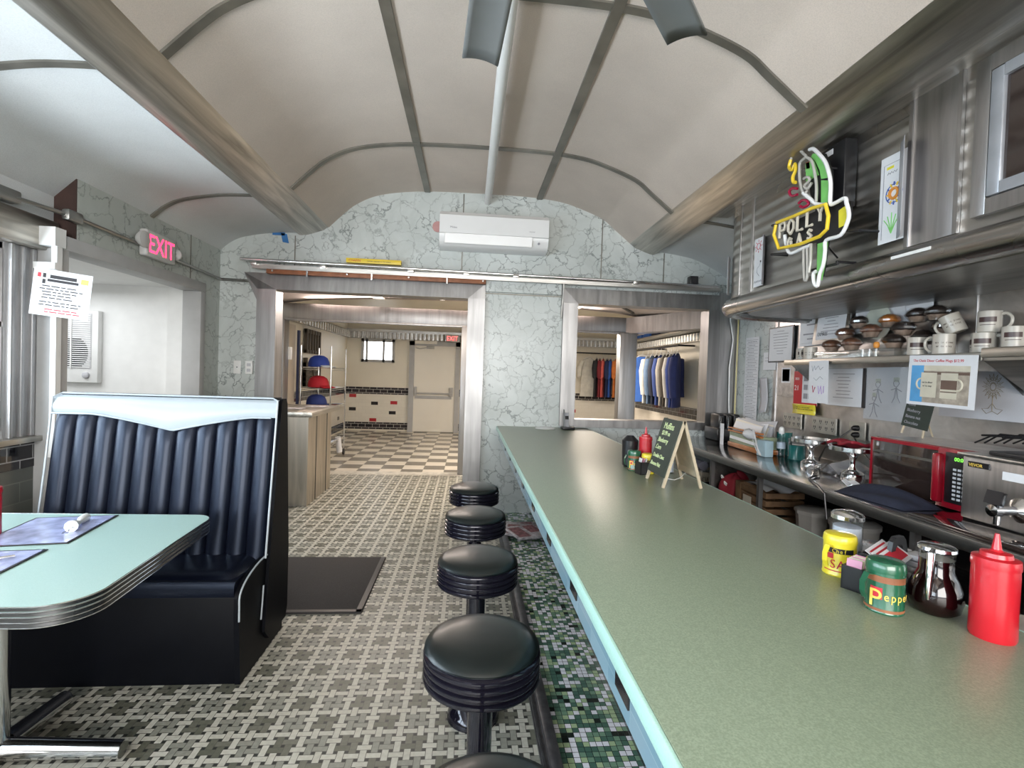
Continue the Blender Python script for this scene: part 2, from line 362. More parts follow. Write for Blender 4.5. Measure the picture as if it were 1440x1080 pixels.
# ------------------------------------------------------------------ the room shell
VAULT = [(-1.44, 2.86), (-1.29, 3.01), (-1.17, 3.11), (-.99, 3.2), (-.74, 3.255), (-.4, 3.285), (.1, 3.295), (.6, 3.29), (.9, 3.262), (1.1, 3.21), (1.35, 3.115), (1.49, 3.01), (1.68, 2.86)]
BAYL = [(-2.62, 2.44), (-2.47, 2.58), (-2.37, 2.665), (-2.24, 2.725), (-1.97, 2.776), (-1.70, 2.79)]
BAYR = [(1.90, 2.80), (2.05, 2.795), (2.35, 2.75), (2.575, 2.66), (2.71, 2.58), (2.92, 2.42)]
def smooth_curve(P, n=5):
    out = []
    for i in range(len(P) - 1):
        p0 = P[max(0, i - 1)]; p1 = P[i]; p2 = P[i + 1]; p3 = P[min(len(P) - 1, i + 2)]
        for k in range(n):
            t = k / n
            out.append(tuple(.5 * ((2 * p1[d]) + (-p0[d] + p2[d]) * t + (2 * p0[d] - 5 * p1[d] + 4 * p2[d] - p3[d]) * t * t + (-p0[d] + 3 * p1[d] - 3 * p2[d] + p3[d]) * t ** 3) for d in range(len(p1))))
    out.append(tuple(P[-1])); return out
VS, BL, BR = smooth_curve(VAULT), smooth_curve(BAYL), smooth_curve(BAYR)
Y0, YW = -3.0, 5.172
def strip_mesh(g, P, y0, y1):
    for a, b in zip(P, P[1:]):
        g.poly([(a[0], y0, a[1]), (b[0], y0, b[1]), (b[0], y1, b[1]), (a[0], y1, a[1])])
g = G(); strip_mesh(g, VS, Y0, YW + .1); g.mi = 1; strip_mesh(g, BL, Y0, YW + .1); strip_mesh(g, BR, Y0, YW + .1)
bmesh.ops.remove_doubles(g.bm, verts=g.bm.verts, dist=1e-5)
struct(g.obj('ceiling', [ceil_m, ceil_bay]))
# ribs across the vault and the bays, strips along it
def rib(g, P, y, w, d):
    n = len(P)
    def nrm(i):
        a, b = P[max(0, i - 1)], P[min(n - 1, i + 1)]; t = Vector((b[0] - a[0], b[1] - a[1])).normalized(); return Vector((t.y, -t.x))
    for i in range(n - 1):
        a, b = P[i], P[i + 1]; na, nb = nrm(i), nrm(i + 1)
        p = [(a[0], a[1]), (b[0], b[1]), (b[0] + nb.x * d, b[1] + nb.y * d), (a[0] + na.x * d, a[1] + na.y * d)]
        A = [(q[0], y, q[1]) for q in p]; B = [(q[0], y + w, q[1]) for q in p]
        g.poly([A[3], A[2], B[2], B[3]]); g.poly([A[0], A[1], A[2], A[3]]); g.poly([B[0], B[1], B[2], B[3]])
for k, y in enumerate((4.08, 2.42, .76, -.9)):
    g = G(); rib(g, VS, y, .05, .012); rib(g, BL, y, .045, .010)
    if k != 1 and k < 2: rib(g, BR, y, .045, .010)
    o = struct(g.obj('trim_%d' % (k + 1), rib_m))
for k, x in enumerate((-.47, .68)):
    z = 3.286; g = G(); g.box(x - .03, x + .03, Y0, YW - .01, z - .016, z + .01); struct(g.obj('trim_%d' % (k + 5), rib_m))
# long stainless beams where vault and side bays meet
def beam(name, s, xi, zi, xo):
    pr = [(xi, zi + .02), (xi - s * .0, zi), (xi + s * .06, zi - .045), (xi + s * .17, zi - .085), (xi + s * .22, zi - .10)]
    for k in range(9):
        a = -pi / 2 + pi * k / 8 * .95
        pr.append((xo - s * .035 + s * .035 * cos(a), zi - .072 + .035 * sin(a) + .0))
    pr += [(xo - s * .03, zi + .05)]
    g = G(); g.prism(pr, Y0, YW + .02, 'y'); return struct(g.obj(name, st_y))
beam('trim_7', -1, -1.43, 2.875, -1.745); beam('trim_8', 1, 1.66, 2.875, 1.95)
# soffit strip on the right between beam and hood
g = G(); g.box(1.93, 2.06, Y0, 3.9, 2.775, 2.80); struct(g.obj('trim_9', st_y))

# end wall with two openings
g = G()
top = [(x, z) for x, z in BL if x >= -2.48] + [(-1.60, 2.79)] + VS + BR
prev = None
xs = sorted(set([-2.6] + [x for x, _ in top] + [-1.92, -.015, 1.11, 2.55, 2.92]))
def ztop(x):
    P = sorted(top)
    if x <= P[0][0]: return P[0][1]
    for a, b in zip(P, P[1:]):
        if a[0] <= x <= b[0]: return a[1] + (b[1] - a[1]) * (x - a[0]) / max(1e-6, b[0] - a[0])
    return P[-1][1]
def wall_strip(g, x0, x1, zb0):
    y0, y1 = YW, YW + .13
    a = [(x0, zb0), (x1, zb0), (x1, ztop(x1) + .03), (x0, ztop(x0) + .03)]
    g.prism(a, y0, y1, 'y')
xs = [x for x in xs if -2.62 <= x <= 2.93]
for x0, x1 in zip(xs, xs[1:]):
    mx = (x0 + x1) / 2
    if -1.92 < mx < -.015: wall_strip(g, x0, x1, 2.22)
    elif 1.11 < mx < 2.55: wall_strip(g, x0, x1, 2.22); g.prism([(x0, 0), (x1, 0), (x1, .93), (x0, .93)], YW, YW + .13, 'y')
    else: wall_strip(g, x0, x1, 0)
struct(g.obj('wall_end', marb))
# seams between the marble panels
g = G()
for x, z0, z1 in ((-1.76, 2.46, 2.76), (-.1, 2.46, 3.28), (1.36, 2.46, 3.12), (2.04, 2.46, 2.79)): g.box(x - .005, x + .005, YW - .004, YW + .01, z0, z1)
g.box(.15, .95, YW - .004, YW + .01, 2.272, 2.284)
struct(g.obj('trim_10', rib_m))
# pier soffit piece and its bracket
g = G(); g.box(.155, .94, YW - .05, YW, 2.29, 2.43); struct(g.obj('trim_11', marb))
g = G(); g.prism([(YW, 2.05), (YW - .02, 2.05), (YW - .10, 2.43), (YW, 2.43)], .945, .958, 'x'); struct(g.obj('trim_12', st_d))

# stainless surround of the doorway and of the hatch
def surround(name, xo0, xi0, xi1, xo1, zi, zo, zb, depth, sill=None, flare=0):
    g = G(); y0, y1 = YW - depth, YW + .14
    # upright left, right: front face slopes back towards the opening
    g.prism([(xo0, y0 + .004), (xi0, y0), (xi0, y1), (xo0, y1)], zb, zi, 'z'); g.prism([(xi1, y0), (xo1, y0 + .004), (xo1, y1), (xi1, y1)], zb, zi, 'z')
    for a, b in ((xo0, xi0), (xo1, xi1)):
        pass
    # mitred head
    A = [(xi0, y0, zi), (xi1, y0, zi), (xo1, y0 + .02, zo), (xo0 - flare, y0 + .02, zo)]; B = [(p[0], y1, p[2]) for p in A]
    g.poly(A); g.poly(B[::-1])
    for k in range(4): g.poly([A[k], A[(k + 1) % 4], B[(k + 1) % 4], B[k]])
    g.poly([(xo0 - flare, y0 + .02, zo), (xo0, y0 + .02, zi - .12), (xo0, y0 + .02, zi), (xi0, y0, zi)])
    g.poly([(xo0, y0 + .02, zi), (xo0 - flare, y0 + .02, zo), (xi0, y0, zi), (xi0, y0 + .001, zi - .001)][:3])
    g.poly([(xo1, y0 + .02, zo), (xo1, y0 + .02, zi), (xi1, y0, zi)])
    if sill: g.box(xi0, xi1, y0, y1, sill[0], sill[1])
    return struct(g.obj(name, st_f, ang=20))
surround('trim_13', -2.10, -1.915, -.025, .15, 2.21, 2.37, 0, .05, flare=.13)
surround('trim_14', .965, 1.12, 2.54, 2.67, 2.21, 2.37, .93, .05, sill=(.92, 1.0))
g = G(); g.box(2.67, 2.90, YW - .02, YW, .85, 2.40); struct(g.obj('trim_15', st_z))

# left side: wall with the windows, wall with the entry
g = G()
XW = -2.6
g.box(XW - .12, XW, Y0, 3.28, 0, .80); struct(g.obj('wall_left', greytile_x))
g = G(); g.box(XW - .12, XW + .004, Y0, 3.28, .80, .955); struct(g.obj('baseboard_left', blacktile_x))
g = G(); g.box(XW - .14, XW + .05, Y0, 3.28, .955, .985); struct(g.obj('trim_16', st_y))
g = G(); g.box(XW - .12, XW + .06, Y0, 3.33, 2.10, 2.29, .01); struct(g.obj('trim_17', st_y))
g = G(); g.box(XW - .12, XW, Y0, 3.36, 2.29, 2.60); struct(g.obj('wall_window_head', ceil_bay))
# window 1 nearest the entry: frame, panes
def window(n, y0, y1):
    e = thing('window_%d' % n, None, None); e['kind'] = 'structure'
    g = G()
    for a, b in ((y0, y0 + .05), (y1 - .05, y1), ((y0 + y1) / 2 - .02, (y0 + y1) / 2 + .02)): g.box(XW - .08, XW - .02, a, b, .985, 2.10, .006)
    g.box(XW - .08, XW - .02, y0, y1, .985, 1.03); g.box(XW - .08, XW - .02, y0, y1, 2.06, 2.10)
    g.box(XW - .08, XW - .02, y0, y1, 1.62, 1.65)
    g.obj('window_frame', st_z, e)
    g = G(); g.box(XW - .052, XW - .048, y0 + .04, y1 - .04, 1.02, 2.07); g.obj('pane', pane_m, e)
pane_m = glass('window_glass', (.93, .96, .97), .9)
for k, y in enumerate((1.75, .35, -1.05, -2.45)): window(k + 1, y, y + 1.3)
# steel posts between the windows and beside the entry
g = G(); g.box(XW - .10, XW - .01, 3.05, 3.28, .985, 2.10)
for y in (3.08, 3.15, 3.22): g.box(XW - .03, XW + .012, y - .014, y + .014, .985, 2.10, .008)
for y in (1.70, .30, -1.10): g.box(XW - .10, XW + .005, y - .05, y + .05, .985, 2.10, .01)
struct(g.obj('trim_18', plain('aluminium', (.50, .50, .51), .42, .7, .1, 5)))
# marble above and beside the entry, end board of dark wood
XM = -2.47
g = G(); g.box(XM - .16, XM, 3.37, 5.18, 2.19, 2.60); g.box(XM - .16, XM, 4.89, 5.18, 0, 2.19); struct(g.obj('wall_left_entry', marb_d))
g = G(); g.box(XM - .16, XM - .002, 3.36, 3.372, 2.19, 2.60); struct(g.obj('trim_19', darkwood))
g = G(); g.box(XM, XM + .004, 4.64, 4.65, 2.19, 2.60); struct(g.obj('trim_20', rib_m))
g = G(); g.box(XM - .15, XM + .012, 3.25, 4.89, 2.115, 2.20, .004); g.box(XM - .15, XM + .012, 4.81, 4.89, 0, 2.115, .004); g.box(XM - .13, XM - .0, 3.24, 3.31, 0, 2.115); struct(g.obj('door_1', grey))
g = G(); g.box(XM - .02, XM + .012, 3.205, 3.245, .88, 2.12); g.box(XM - .10, XM + .02, 3.18, 3.26, 2.12, 2.23); g.box(XM - .10, XM + .02, 3.18, 3.23, 1.98, 2.02); g.box(XM - .02, XM + .03, 3.2, 3.34, .86, .90)
struct(g.obj('trim_21', white))
# entry lobby beyond it
g = G(); g.box(-4.6, -4.55, 2.9, 5.15, 0, 2.3); struct(g.obj('wall_lobby_left', white))
g = G(); g.box(-4.6, -2.62, 5.0, 5.05, 0, 2.3); g.box(-2.80, -2.60, 4.9, 5.0, 0, 2.3); struct(g.obj('wall_lobby_end', white))
g = G(); g.box(-4.6, -2.72, 2.85, 2.9, 0, 2.3); struct(g.obj('wall_lobby_near', white))
g = G(); g.box(-4.6, -2.60, 2.85, 5.05, 2.165, 2.2); struct(g.obj('ceiling_lobby', white))
# right side
XB = 2.90
g = G(); g.box(XB, XB + .1, Y0, 4.48, 0, 2.5); struct(g.obj('wall_right', st_splash))
g = G(); g.box(XB, XB + .1, 4.48, 5.3, 0, 2.6); struct(g.obj('wall_right_far', marb))
g = G(); g.box(XB - .008, XB, 4.46, 4.50, .85, 2.3); g.box(XB - .006, XB, 2.62, 2.626, 1.63, 2.3); struct(g.obj('trim_22', st_z))
# wall behind the camera, windows in it
g = G(); g.box(-2.7, 3, Y0 - .1, Y0, 0, .95); g.box(-2.7, 3, Y0 - .1, Y0, 2.65, 3.4); g.box(-2.7, -1.9, Y0 - .1, Y0, .95, 2.65); g.box(1.9, 3, Y0 - .1, Y0, .95, 2.65); struct(g.obj('wall_back', marb))

# floor
g = G()
def fl(x0, x1, y0, y1, mi, z=0): g.mi = mi; g.poly([(x0, y0, z), (x1, y0, z), (x1, y1, z), (x0, y1, z)])
fl(-2.7, .315, Y0, YW, 0); fl(-4.6, -2.7, 2.85, YW, 4); fl(.315, .395, Y0, YW, 4); fl(.395, .70, Y0, YW, 1); fl(.70, 3.0, Y0, YW, 2)
fl(-4.6, 4.5, YW, 7.0, 0); fl(-4.6, 4.5, 7.0, 7.22, 3); fl(-4.6, 4.5, 7.22, 12.2, 5)
struct(g.obj('floor', [basket, mosaic, quarry, plain('threshold_stone', (.55, .53, .47), .4, var=.25, vscale=12), greytile_x, checker]))
# metal channel of the foot gutter beside the counter
g = G(); g.box(.315, .345, Y0, 5.16, 0, .012); g.box(.345, .392, Y0, 5.16, 0, .03, .006); g.box(.322, .330, Y0, 5.16, .012, .018); struct(g.obj('trim_23', plain('gutter_metal', (.13, .13, .14), .35, .7, .3, 20)))

# ------------------------------------------------------------------ rooms beyond the end wall
YE = 5.30
g = G(); g.prism([(-2.66, 2.33), (-2.2, 2.40), (-1.2, 2.46), (0, 2.48), (1.3, 2.46), (2.2, 2.40), (2.66, 2.33), (3.6, 2.33), (3.6, 2.5), (-2.66, 2.55)], YE, 7.25, 'y'); struct(g.obj('ceiling_passage', ceil_pink_lit))
g = G()
g.box(-1.33, -1.18, YE, 7.1, 2.43, 2.452); g.box(-.42, -.36, YE, 7.1, 2.45, 2.468); g.box(1.5, 1.56, YE, 7.1, 2.42, 2.45)
struct(g.obj('trim_24', rib_m))
g = G(); g.tube([(2.3, 6.9, 2.37), (1.9, 6.4, 2.42), (1.3, 5.9, 2.445), (.9, 5.6, 2.45)], .018, 6); struct(g.obj('trim_25', rib_m))
g = G(); g.box(-2.66, 2.45, 7.10, 7.24, 2.10, 2.33, .012); g.box(2.30, 2.45, YE, 7.2, 2.10, 2.33, .012) if False else None
g.box(-2.66, 2.45, 7.07, 7.10, 2.085, 2.115, .005); struct(g.obj('trim_26', st_f))
g = G(); g.prism([(2.20, 7.16), (2.32, 7.06), (3.22, 5.30), (3.34, 5.36), (2.46, 7.22)], 2.10, 2.33, 'z'); struct(g.obj('trim_27', st_f))
g = G(); g.box(2.17, 2.42, 7.02, 7.2, 0, 2.10, .01); g.box(-2.66, -2.5, 7.0, 7.2, 0, 2.10, .01); g.box(-.11, .0, 7.06, 7.2, 0, 2.10, .008); struct(g.obj('trim_28', st_f))
# walls of the back room: cream above, black band, white tile below
def tiled_wall(name, kind, a0, a1, c, t, specials):
    z = [(0, .10, 'plain'), (.10, .19, 'blk'), (.19, .87, 'wht'), (.87, 1.04, 'blk'), (1.04, 2.75, 'plain')]
    z = [(0, .04, 'plain'), (.04, .205, 'blk'), (.205, .87, 'wht'), (.87, 1.035, 'blk'), (1.035, 2.75, 'plain')]
    idx = {'plain': 0, 'blk': 1, 'wht': 2}; g = G()
    for z0, z1, k in z:
        g.mi = idx[k]; d = .0 if k == 'plain' else .008
        if kind == 'y': g.box(a0, a1, c - d, c + t, z0, z1)
        else: g.box(c - d if t > 0 else c + t, c + t if t > 0 else c + d, a0, a1, z0, z1)
    struct(g.obj(name, [cream, blacktile_y if kind == 'y' else blacktile_x, whitetile_y if kind == 'y' else whitetile_x]))
    if specials:
        for mm, pts in specials.items():
            g = G()
            for a, zz in pts:
                if kind == 'y': g.box(a, a + .16, c - .011, c, zz, zz + .078)
                else: g.box(c - .004 if t > 0 else c, c if t > 0 else c + .011, a, a + .16, zz, zz + .078)
            struct(g.obj('trim_%d' % (29 + tiled_wall.n), mm)); tiled_wall.n += 1
tiled_wall.n = 0
redtile = plain('red_tile', (.45, .03, .04), .15, var=.1); blktile = plain('black_tile', (.02, .018, .02), .15)
tiled_wall('wall_far', 'y', -2.9, 4.5, 12.05, .1, {redtile: [(-2.78, .785), (-1.82, .64), (-2.30, .22), (1.86, .74), (1.2, .60), (2.5, .56)], blktile: [(-2.27, .615), (-1.85, .40), (-2.78, .47), (.9, .3)]})
tiled_wall('wall_far_left', 'x', 5.30, 12.05, -2.86, -.1, {blktile: [(9.2, .60), (10.6, .5), (11.3, .3)], redtile: [(8.4, .5)]})
tiled_wall('wall_far_right', 'x', 5.30, 9.65, 3.34, .1, {redtile: [(8.3, .62), (7.6, .5), (9.2, .45)], blktile: [(8.9, .75), (7.3, .72), (7.9, .4)]})
g = G(); g.box(4.4, 4.5, 5.3, 12.05, 0, 2.75); g.box(3.3, 4.5, 5.2, 5.3, 0, 2.75); struct(g.obj('wall_store_right', cream))
g = G(); g.box(-2.9, 4.5, 7.2, 12.2, 2.72, 2.76); struct(g.obj('ceiling_back_room', cream))
# ribbed steel cornice along the far walls
g = G(); g.box(-2.86, 4.4, 12.0, 12.05, 2.19, 2.34)
for k in range(72): g.lathe([(.028, 2.19), (.028, 2.335)], (-2.8 + k * .1, 12.0, 0), 8)
g.box(-2.86, 4.4, 11.95, 12.05, 2.34, 2.40); struct(g.obj('trim_36', st_x))
g = G(); g.box(-2.86, -2.80, 7.2, 12.0, 2.19, 2.36)
for k in range(30): g.lathe([(.028, 2.19), (.028, 2.335)], (-2.80, 7.3 + k * .16, 0), 8)
g.box(3.29, 3.34, 6.4, 9.65, 2.02, 2.14)
for k in range(32): g.lathe([(.026, 2.03), (.026, 2.135)], (3.29, 6.45 + k * .1, 0), 8)
struct(g.obj('trim_37', st_y))
# far window
e = thing('window_5', None, None); e['kind'] = 'structure'
g = G(); X0, X1, Z0, Z1 = -2.52, -1.75, 1.63, 2.17
for a in ((X0, X0 + .06), (X1 - .06, X1), (-2.42, -2.37), (-2.03, -1.98)): g.box(a[0], a[1], 11.99, 12.05, Z0, Z1)
g.box(X0, X1, 11.99, 12.05, Z0, Z0 + .06); g.box(X0, X1, 11.99, 12.05, Z1 - .06, Z1); g.obj('window_frame', grey, e)
g = G(); g.box(X0 + .03, X1 - .03, 12.03, 12.045, Z0 + .03, Z1 - .03); g.obj('pane', plain('bright_far_pane', (.9, .92, .95), .3, emit=((.9, .95, 1), 2.2)), e)
# far door
e = thing('door_2', None, None); e['kind'] = 'structure'
g = G(); g.box(-1.40, -1.28, 11.96, 12.05, 0, 2.16); g.box(-.31, -.20, 11.96, 12.05, 0, 2.16); g.box(-1.40, -.20, 11.96, 12.05, 2.06, 2.16); g.obj('door_frame', grey, e)
g = G(); g.box(-1.28, -.31, 12.0, 12.05, .01, 2.06); g.obj('door_leaf', doorwhite, e)
g = G(); g.tube([(-1.24, 11.93, .93), (-.36, 11.93, .93)], .018, 8); g.box(-1.26, -1.20, 11.92, 12.0, .87, 1.08, .008); g.box(-.44, -.35, 11.92, 12.0, .87, 1.08, .008); g.box(-1.24, -.38, 11.975, 12, .80, .87); g.obj('push_bar', grey, e)
g = G(); g.box(-1.0, -.82, 11.94, 12.0, 1.99, 2.05, .004); g.tube([(-.9, 11.93, 2.03), (-1.15, 11.90, 1.98), (-1.24, 11.98, 2.0)], .01, 6); g.obj('door_closer', grey, e)
g = G(); g.box(-1.27, -.76, 11.93, 11.97, 2.10, 2.17); g.obj('door_sign', doorwhite, e)
# right room door frame near the clothes
g = G()
for y in (6.55, 6.0): g.box(3.2, 3.34, y, y + .10, 0, 2.1)
g.box(3.2, 3.34, 6.0, 6.65, 2.0, 2.1); struct(g.obj('door_3', grey))

# ------------------------------------------------------------------ counter and stools
def laminate(name, col, dark, rough):
    m, nt, b = base(name)
    n = noise(nt, coord(nt), 260, 3, .6); n2 = noise(nt, coord(nt), 60, 3)
    c = mix_rgb(nt, ramp(nt, n.outputs[0], [(.38, 0.), (.62, 1.)]), dark, col)
    c = mix_rgb(nt, ramp(nt, n2.outputs[0], [(.45, 0.), (.6, .25)]), c, dark)
    nt.links.new(c, b.inputs['Base Color']); b.inputs['Roughness'].default_value = rough; return m
lam_counter = laminate('sage_laminate', (.29, .345, .25), (.21, .265, .185), .33)
lam_table = laminate('mint_laminate', (.46, .63, .58), (.41, .58, .53), .28)
lam_edge = laminate('mint_edge_laminate', (.50, .78, .69), (.44, .70, .62), .3)
t = thing('lunch_counter', 'long sage green laminate counter with mint edge running to the marble wall', 'counter', (.78, 2, 0))
CT = .909
def loc(g, name, m, par, **k):
    o = g.obj(name, m, None, **k); o.parent = par; o.matrix_parent_inverse = par.matrix_basis.inverted(); return o
g = G(); g.box(.318, 1.262, -1.6, 5.165, CT - .032, CT, .002); loc(g, 'countertop', lam_counter, t)
g = G(); g.box(.310, .3175, -1.6, 5.165, CT - .040, CT - .001, .001); g.box(1.2625, 1.27, -1.6, 5.165, CT - .040, CT - .001, .001); loc(g, 'edge_band', lam_edge, t)
g = G(); g.box(.335, .36, -1.6, 5.165, .765, CT - .032); loc(g, 'apron_panel', aprontile, t)
for y in (.015, .475, .935, 1.405, 1.86, 2.33, 2.80, 3.26, 3.72, 4.2):
    g = G(); g.box(.331, .336, y, y + .085, .80, .868); o = loc(g, 'black_tile_inset', blktile, t)
g = G(); g.box(.70, 1.22, -1.6, 5.165, 0, CT - .033); loc(g, 'counter_base', basetile, t)
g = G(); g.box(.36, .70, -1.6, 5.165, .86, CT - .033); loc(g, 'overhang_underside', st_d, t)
g = G(); g.box(1.22, 1.60, -1.6, 2.2, .72, .74); loc(g, 'service_ledge', st_d, t)

def make_stool():
    t = thing('counter_stool', '', 'stool')
    g = G(); g.lathe([(.110, 0), (.110, .012), (.102, .03), (.08, .055), (.055, .075), (.04, .085)], seg=32); g.obj('base_flange', enamel, t)
    g = G(); g.lathe([(.036, .07), (.036, .53), (.05, .54), (.05, .575)], seg=24); g.obj('column', enamel, t)
    pr = [(.10, .562), (.155, .566)]
    for k in range(4):
        z = .570 + k * .0215
        pr += [(.162, z), (.1685, z + .004), (.1705, z + .010), (.1685, z + .016), (.162, z + .019)]
    pr += [(.158, .658), (.10, .660)]
    g = G(); g.lathe(pr, seg=48); g.obj('seat_ring', enamel, t)
    g = G(); g.lathe([(.10, .655), (.163, .657), (.1665, .664), (.160, .674), (.14, .683), (.10, .690), (.05, .693), (0, .694)], seg=48); g.obj('seat', stoolv, t)
    return t
s0 = make_stool()
for k, (y, lab) in enumerate(((.845, 'black padded counter stool nearest the camera, cut off by the bottom edge of the photo'), (1.435, 'black padded counter stool seen whole nearest the camera'),
                              (2.085, 'black padded counter stool, third back, level with the end of the booth'), (2.745, 'black padded counter stool next to last before the end wall'), (3.385, 'black padded counter stool furthest back, in front of the marble pier'))):
    o = s0 if k == 0 else dup(s0)
    o.location = (.066, y, 0); o['label'] = lab; o['group'] = 'fixed stools along the counter'

# newspapers on the step
pap_news = plain('newsprint', (.42, .40, .42), .7, var=.55, vscale=26)
for k, (x, y, a, dz) in enumerate(((.54, 4.62, .1, 0), (.53, 4.50, -.15, .02), (.56, 4.38, .35, .04))):
    g = G(); g.box(-.15, .15, -.17, .17, 0, .018, .004)
    o = g.obj('newspaper', pap_news); o.location = (x, y, dz + .001); o.rotation_euler = (0, 0, a)
    tag(o, ('folded newspaper at the bottom of the pile on the green mosaic floor', 'folded newspaper in the middle of the pile under the counter', 'folded newspaper on top of the pile beside the counter end')[k], 'newspaper', 'newspapers piled by the counter')
    g = G(); g.box(-.13, -.02, -.14, .12, .0185, .0195); g.box(.02, .13, -.05, .14, .0185, .0195); g.obj('picture', plain('news_picture_%d' % k, (.22, .10, .11), .7, var=.6, vscale=40), o)

# ------------------------------------------------------------------ booth
t = thing('booth_bench', 'black channel-back diner booth bench with white top band and piping', 'booth', (-1.5, 2.6, 0))
BX0, BX1 = -2.06, -.975
def lean(z): return 2.60 + (z - .45) / (1.28 - .45) * .12
g = G(); g.box(BX0, BX1 - .03, 2.33, 2.84, 0, .40, .008); loc(g, 'base', vinyl_b, t)
g = G()
def seatf(u, v):
    x = BX0 + (BX1 - .035 - BX0) * u; y = 2.305 + .50 * v
    z = .495 - .018 * (1 - min(1, v / .12)) ** 2 * 3 + .012 * sin(pi * min(1, v * 1.2)); z -= .035 * max(0, (u - .94) / .06) ** 2
    return (x, y, z)
g.grid(seatf, 40, 16)
g.prism([(2.305, .41), (2.300, .43), (2.300, .455), (2.31, .478), (2.80, .478), (2.80, .41)], BX0, BX1 - .035, 'x'); loc(g, 'seat', vinyl, t, ang=60)
# side of the seat: rounded end panel with white welt
side = [(2.33, .0), (2.305, .30), (2.302, .40)] + [(2.302 + .27 * (1 - cos(a)), .40 + .095 * sin(a)) for a in [pi / 2 * k / 8 for k in range(1, 9)]] + [(2.72, .49), (2.80, .45), (2.84, .0)]
g = G(); g.prism(side, BX1 - .036, BX1 - .012, 'x'); loc(g, 'end_panel', vinyl_b, t)
g = G(); g.tube([(BX1 - .012, y, z) for y, z in side[1:-2]], .0042, 8); loc(g, 'piping', whitevinyl, t)
# channelled back
NCH = 11
def band_low(x):
    u = (x - BX0) / (BX1 - BX0); d = abs(u - .53) / .5
    return 1.182 - .075 * (1 - min(1, d / .72)) ** 1.25 - .0 * d
g = G()
def backf(u, v):
    x = BX0 + .005 + (BX1 - .012 - BX0 - .01) * u; zt = band_low(x) + .005; z = .46 + (zt - .46) * v
    b = abs(sin(pi * u * NCH)) ** .55
    return (x, lean(z) - .012 - .030 * b * (1 - .5 * max(0, (v - .93) / .07)), z)
g.grid(backf, NCH * 12, 16); loc(g, 'channel_back', vinyl, t, ang=80)
g = G()
def bandf(u, v):
    x = BX0 + (BX1 - .008 - BX0) * u; z0 = band_low(x); z = z0 + (1.272 - z0) * v
    return (x, lean(z) - .034 - .010 * sin(pi * min(1, v * 1.3)) + (.03 * max(0, (v - .82) / .18) ** 2), z)
g.grid(bandf, 60, 12); loc(g, 'top_band', whitevinyl, t, ang=80)
g = G(); g.tube([(BX0 + (BX1 - .03 - BX0) * k / 60, lean(1.17) - .042, band_low(BX0 + (BX1 - .03 - BX0) * k / 60)) for k in range(61)], .0045, 8)
g.tube([(BX1 - .004, lean(z) - .036, z) for z in (.20, .34, .36)], .004, 8)
g.tube([(BX1 - .004, lean(z) - .040, z) for z in [.49 + .78 * k / 12 for k in range(13)]] + [(BX1 - .04, 2.71, 1.281), (BX0 + .02, 2.71, 1.281), (BX0 + .0, lean(1.25) - .04, 1.262), (BX0 - .0, lean(.9) - .035, .9), (BX0 - .004, lean(.5) - .03, .5)], .005, 8); loc(g, 'welt', whitevinyl, t)
g = G(); g.prism([(lean(.1), .10), (lean(.46), .46), (lean(1.26) + .0, 1.262), (2.735, 1.282), (2.80, 1.282), (2.82, 1.26), (2.90, .5), (2.90, .10), (2.86, .0), (2.70, .0)], BX0 + .004, BX1 - .03, 'x')
loc(g, 'back_shell', vinyl_b, t)
g = G(); g.prism([(lean(.1) + .01, .12), (lean(.46), .46), (lean(1.26), 1.25), (2.735, 1.278), (2.78, 1.278), (2.80, 1.25), (2.87, .45), (2.87, .12), (2.85, .06), (2.62, .06)], BX1 - .032, BX1 + .003, 'x'); loc(g, 'side_wing', vinyl_b, t)

# ------------------------------------------------------------------ table
t = thing('diner_table', 'mint laminate diner table with ribbed metal edge and chrome foot', 'table', (-1.62, 1.9, 0))
def round_poly(pts, rad, n=8):
    out = []; N = len(pts)
    for i in range(N):
        p = Vector(pts[i]); a = (Vector(pts[i - 1]) - p).normalized(); b = (Vector(pts[(i + 1) % N]) - p).normalized(); r = rad[i]
        th = a.angle(b); d = r / math.tan(th / 2); c = p + (a + b).normalized() * (r / sin(th / 2)); s, e = p + a * d, p + b * d
        v0, v1 = s - c, e - c; a0 = math.atan2(v0.y, v0.x); a1 = math.atan2(v1.y, v1.x); da = (a1 - a0 + pi) % (2 * pi) - pi
        for k in range(n + 1): out.append((c.x + r * cos(a0 + da * k / n), c.y + r * sin(a0 + da * k / n)))
    return out
def inset(P, d):
    out = []; N = len(P); A = sum(P[i][0] * P[(i + 1) % N][1] - P[(i + 1) % N][0] * P[i][1] for i in range(N)); sg = 1 if A > 0 else -1
    for i in range(N):
        a, b = Vector(P[i - 1]), Vector(P[(i + 1) % N]); t_ = (b - a).normalized(); out.append((P[i][0] - sg * t_.y * d, P[i][1] + sg * t_.x * d))
    return out
TP = round_poly([(-2.55, 1.50), (-1.08, 1.50), (-1.15, 2.415), (-2.55, 2.415)], [.04, .13, .085, .04], 12)
g = G(); g.prism(inset(TP, .003), .715, .7505, 'z'); loc(g, 'tabletop', lam_table, t)
g = G()
for k in range(4):
    z0 = .688 + k * .0152; A = TP; B = inset(TP, .006)
    rr = [(B, z0), (A, z0 + .003), (A, z0 + .0118), (B, z0 + .0148)]
    for (P, za), (Q, zb) in zip(rr, rr[1:]):
        for i in range(len(P)):
            j = (i + 1) % len(P); g.poly([(P[i][0], P[i][1], za), (P[j][0], P[j][1], za), (Q[j][0], Q[j][1], zb), (Q[i][0], Q[i][1], zb)])
bmesh.ops.remove_doubles(g.bm, verts=g.bm.verts, dist=1e-5); loc(g, 'metal_edge', steel('dark_edge_metal', (.22, .22, .23), .25), t)
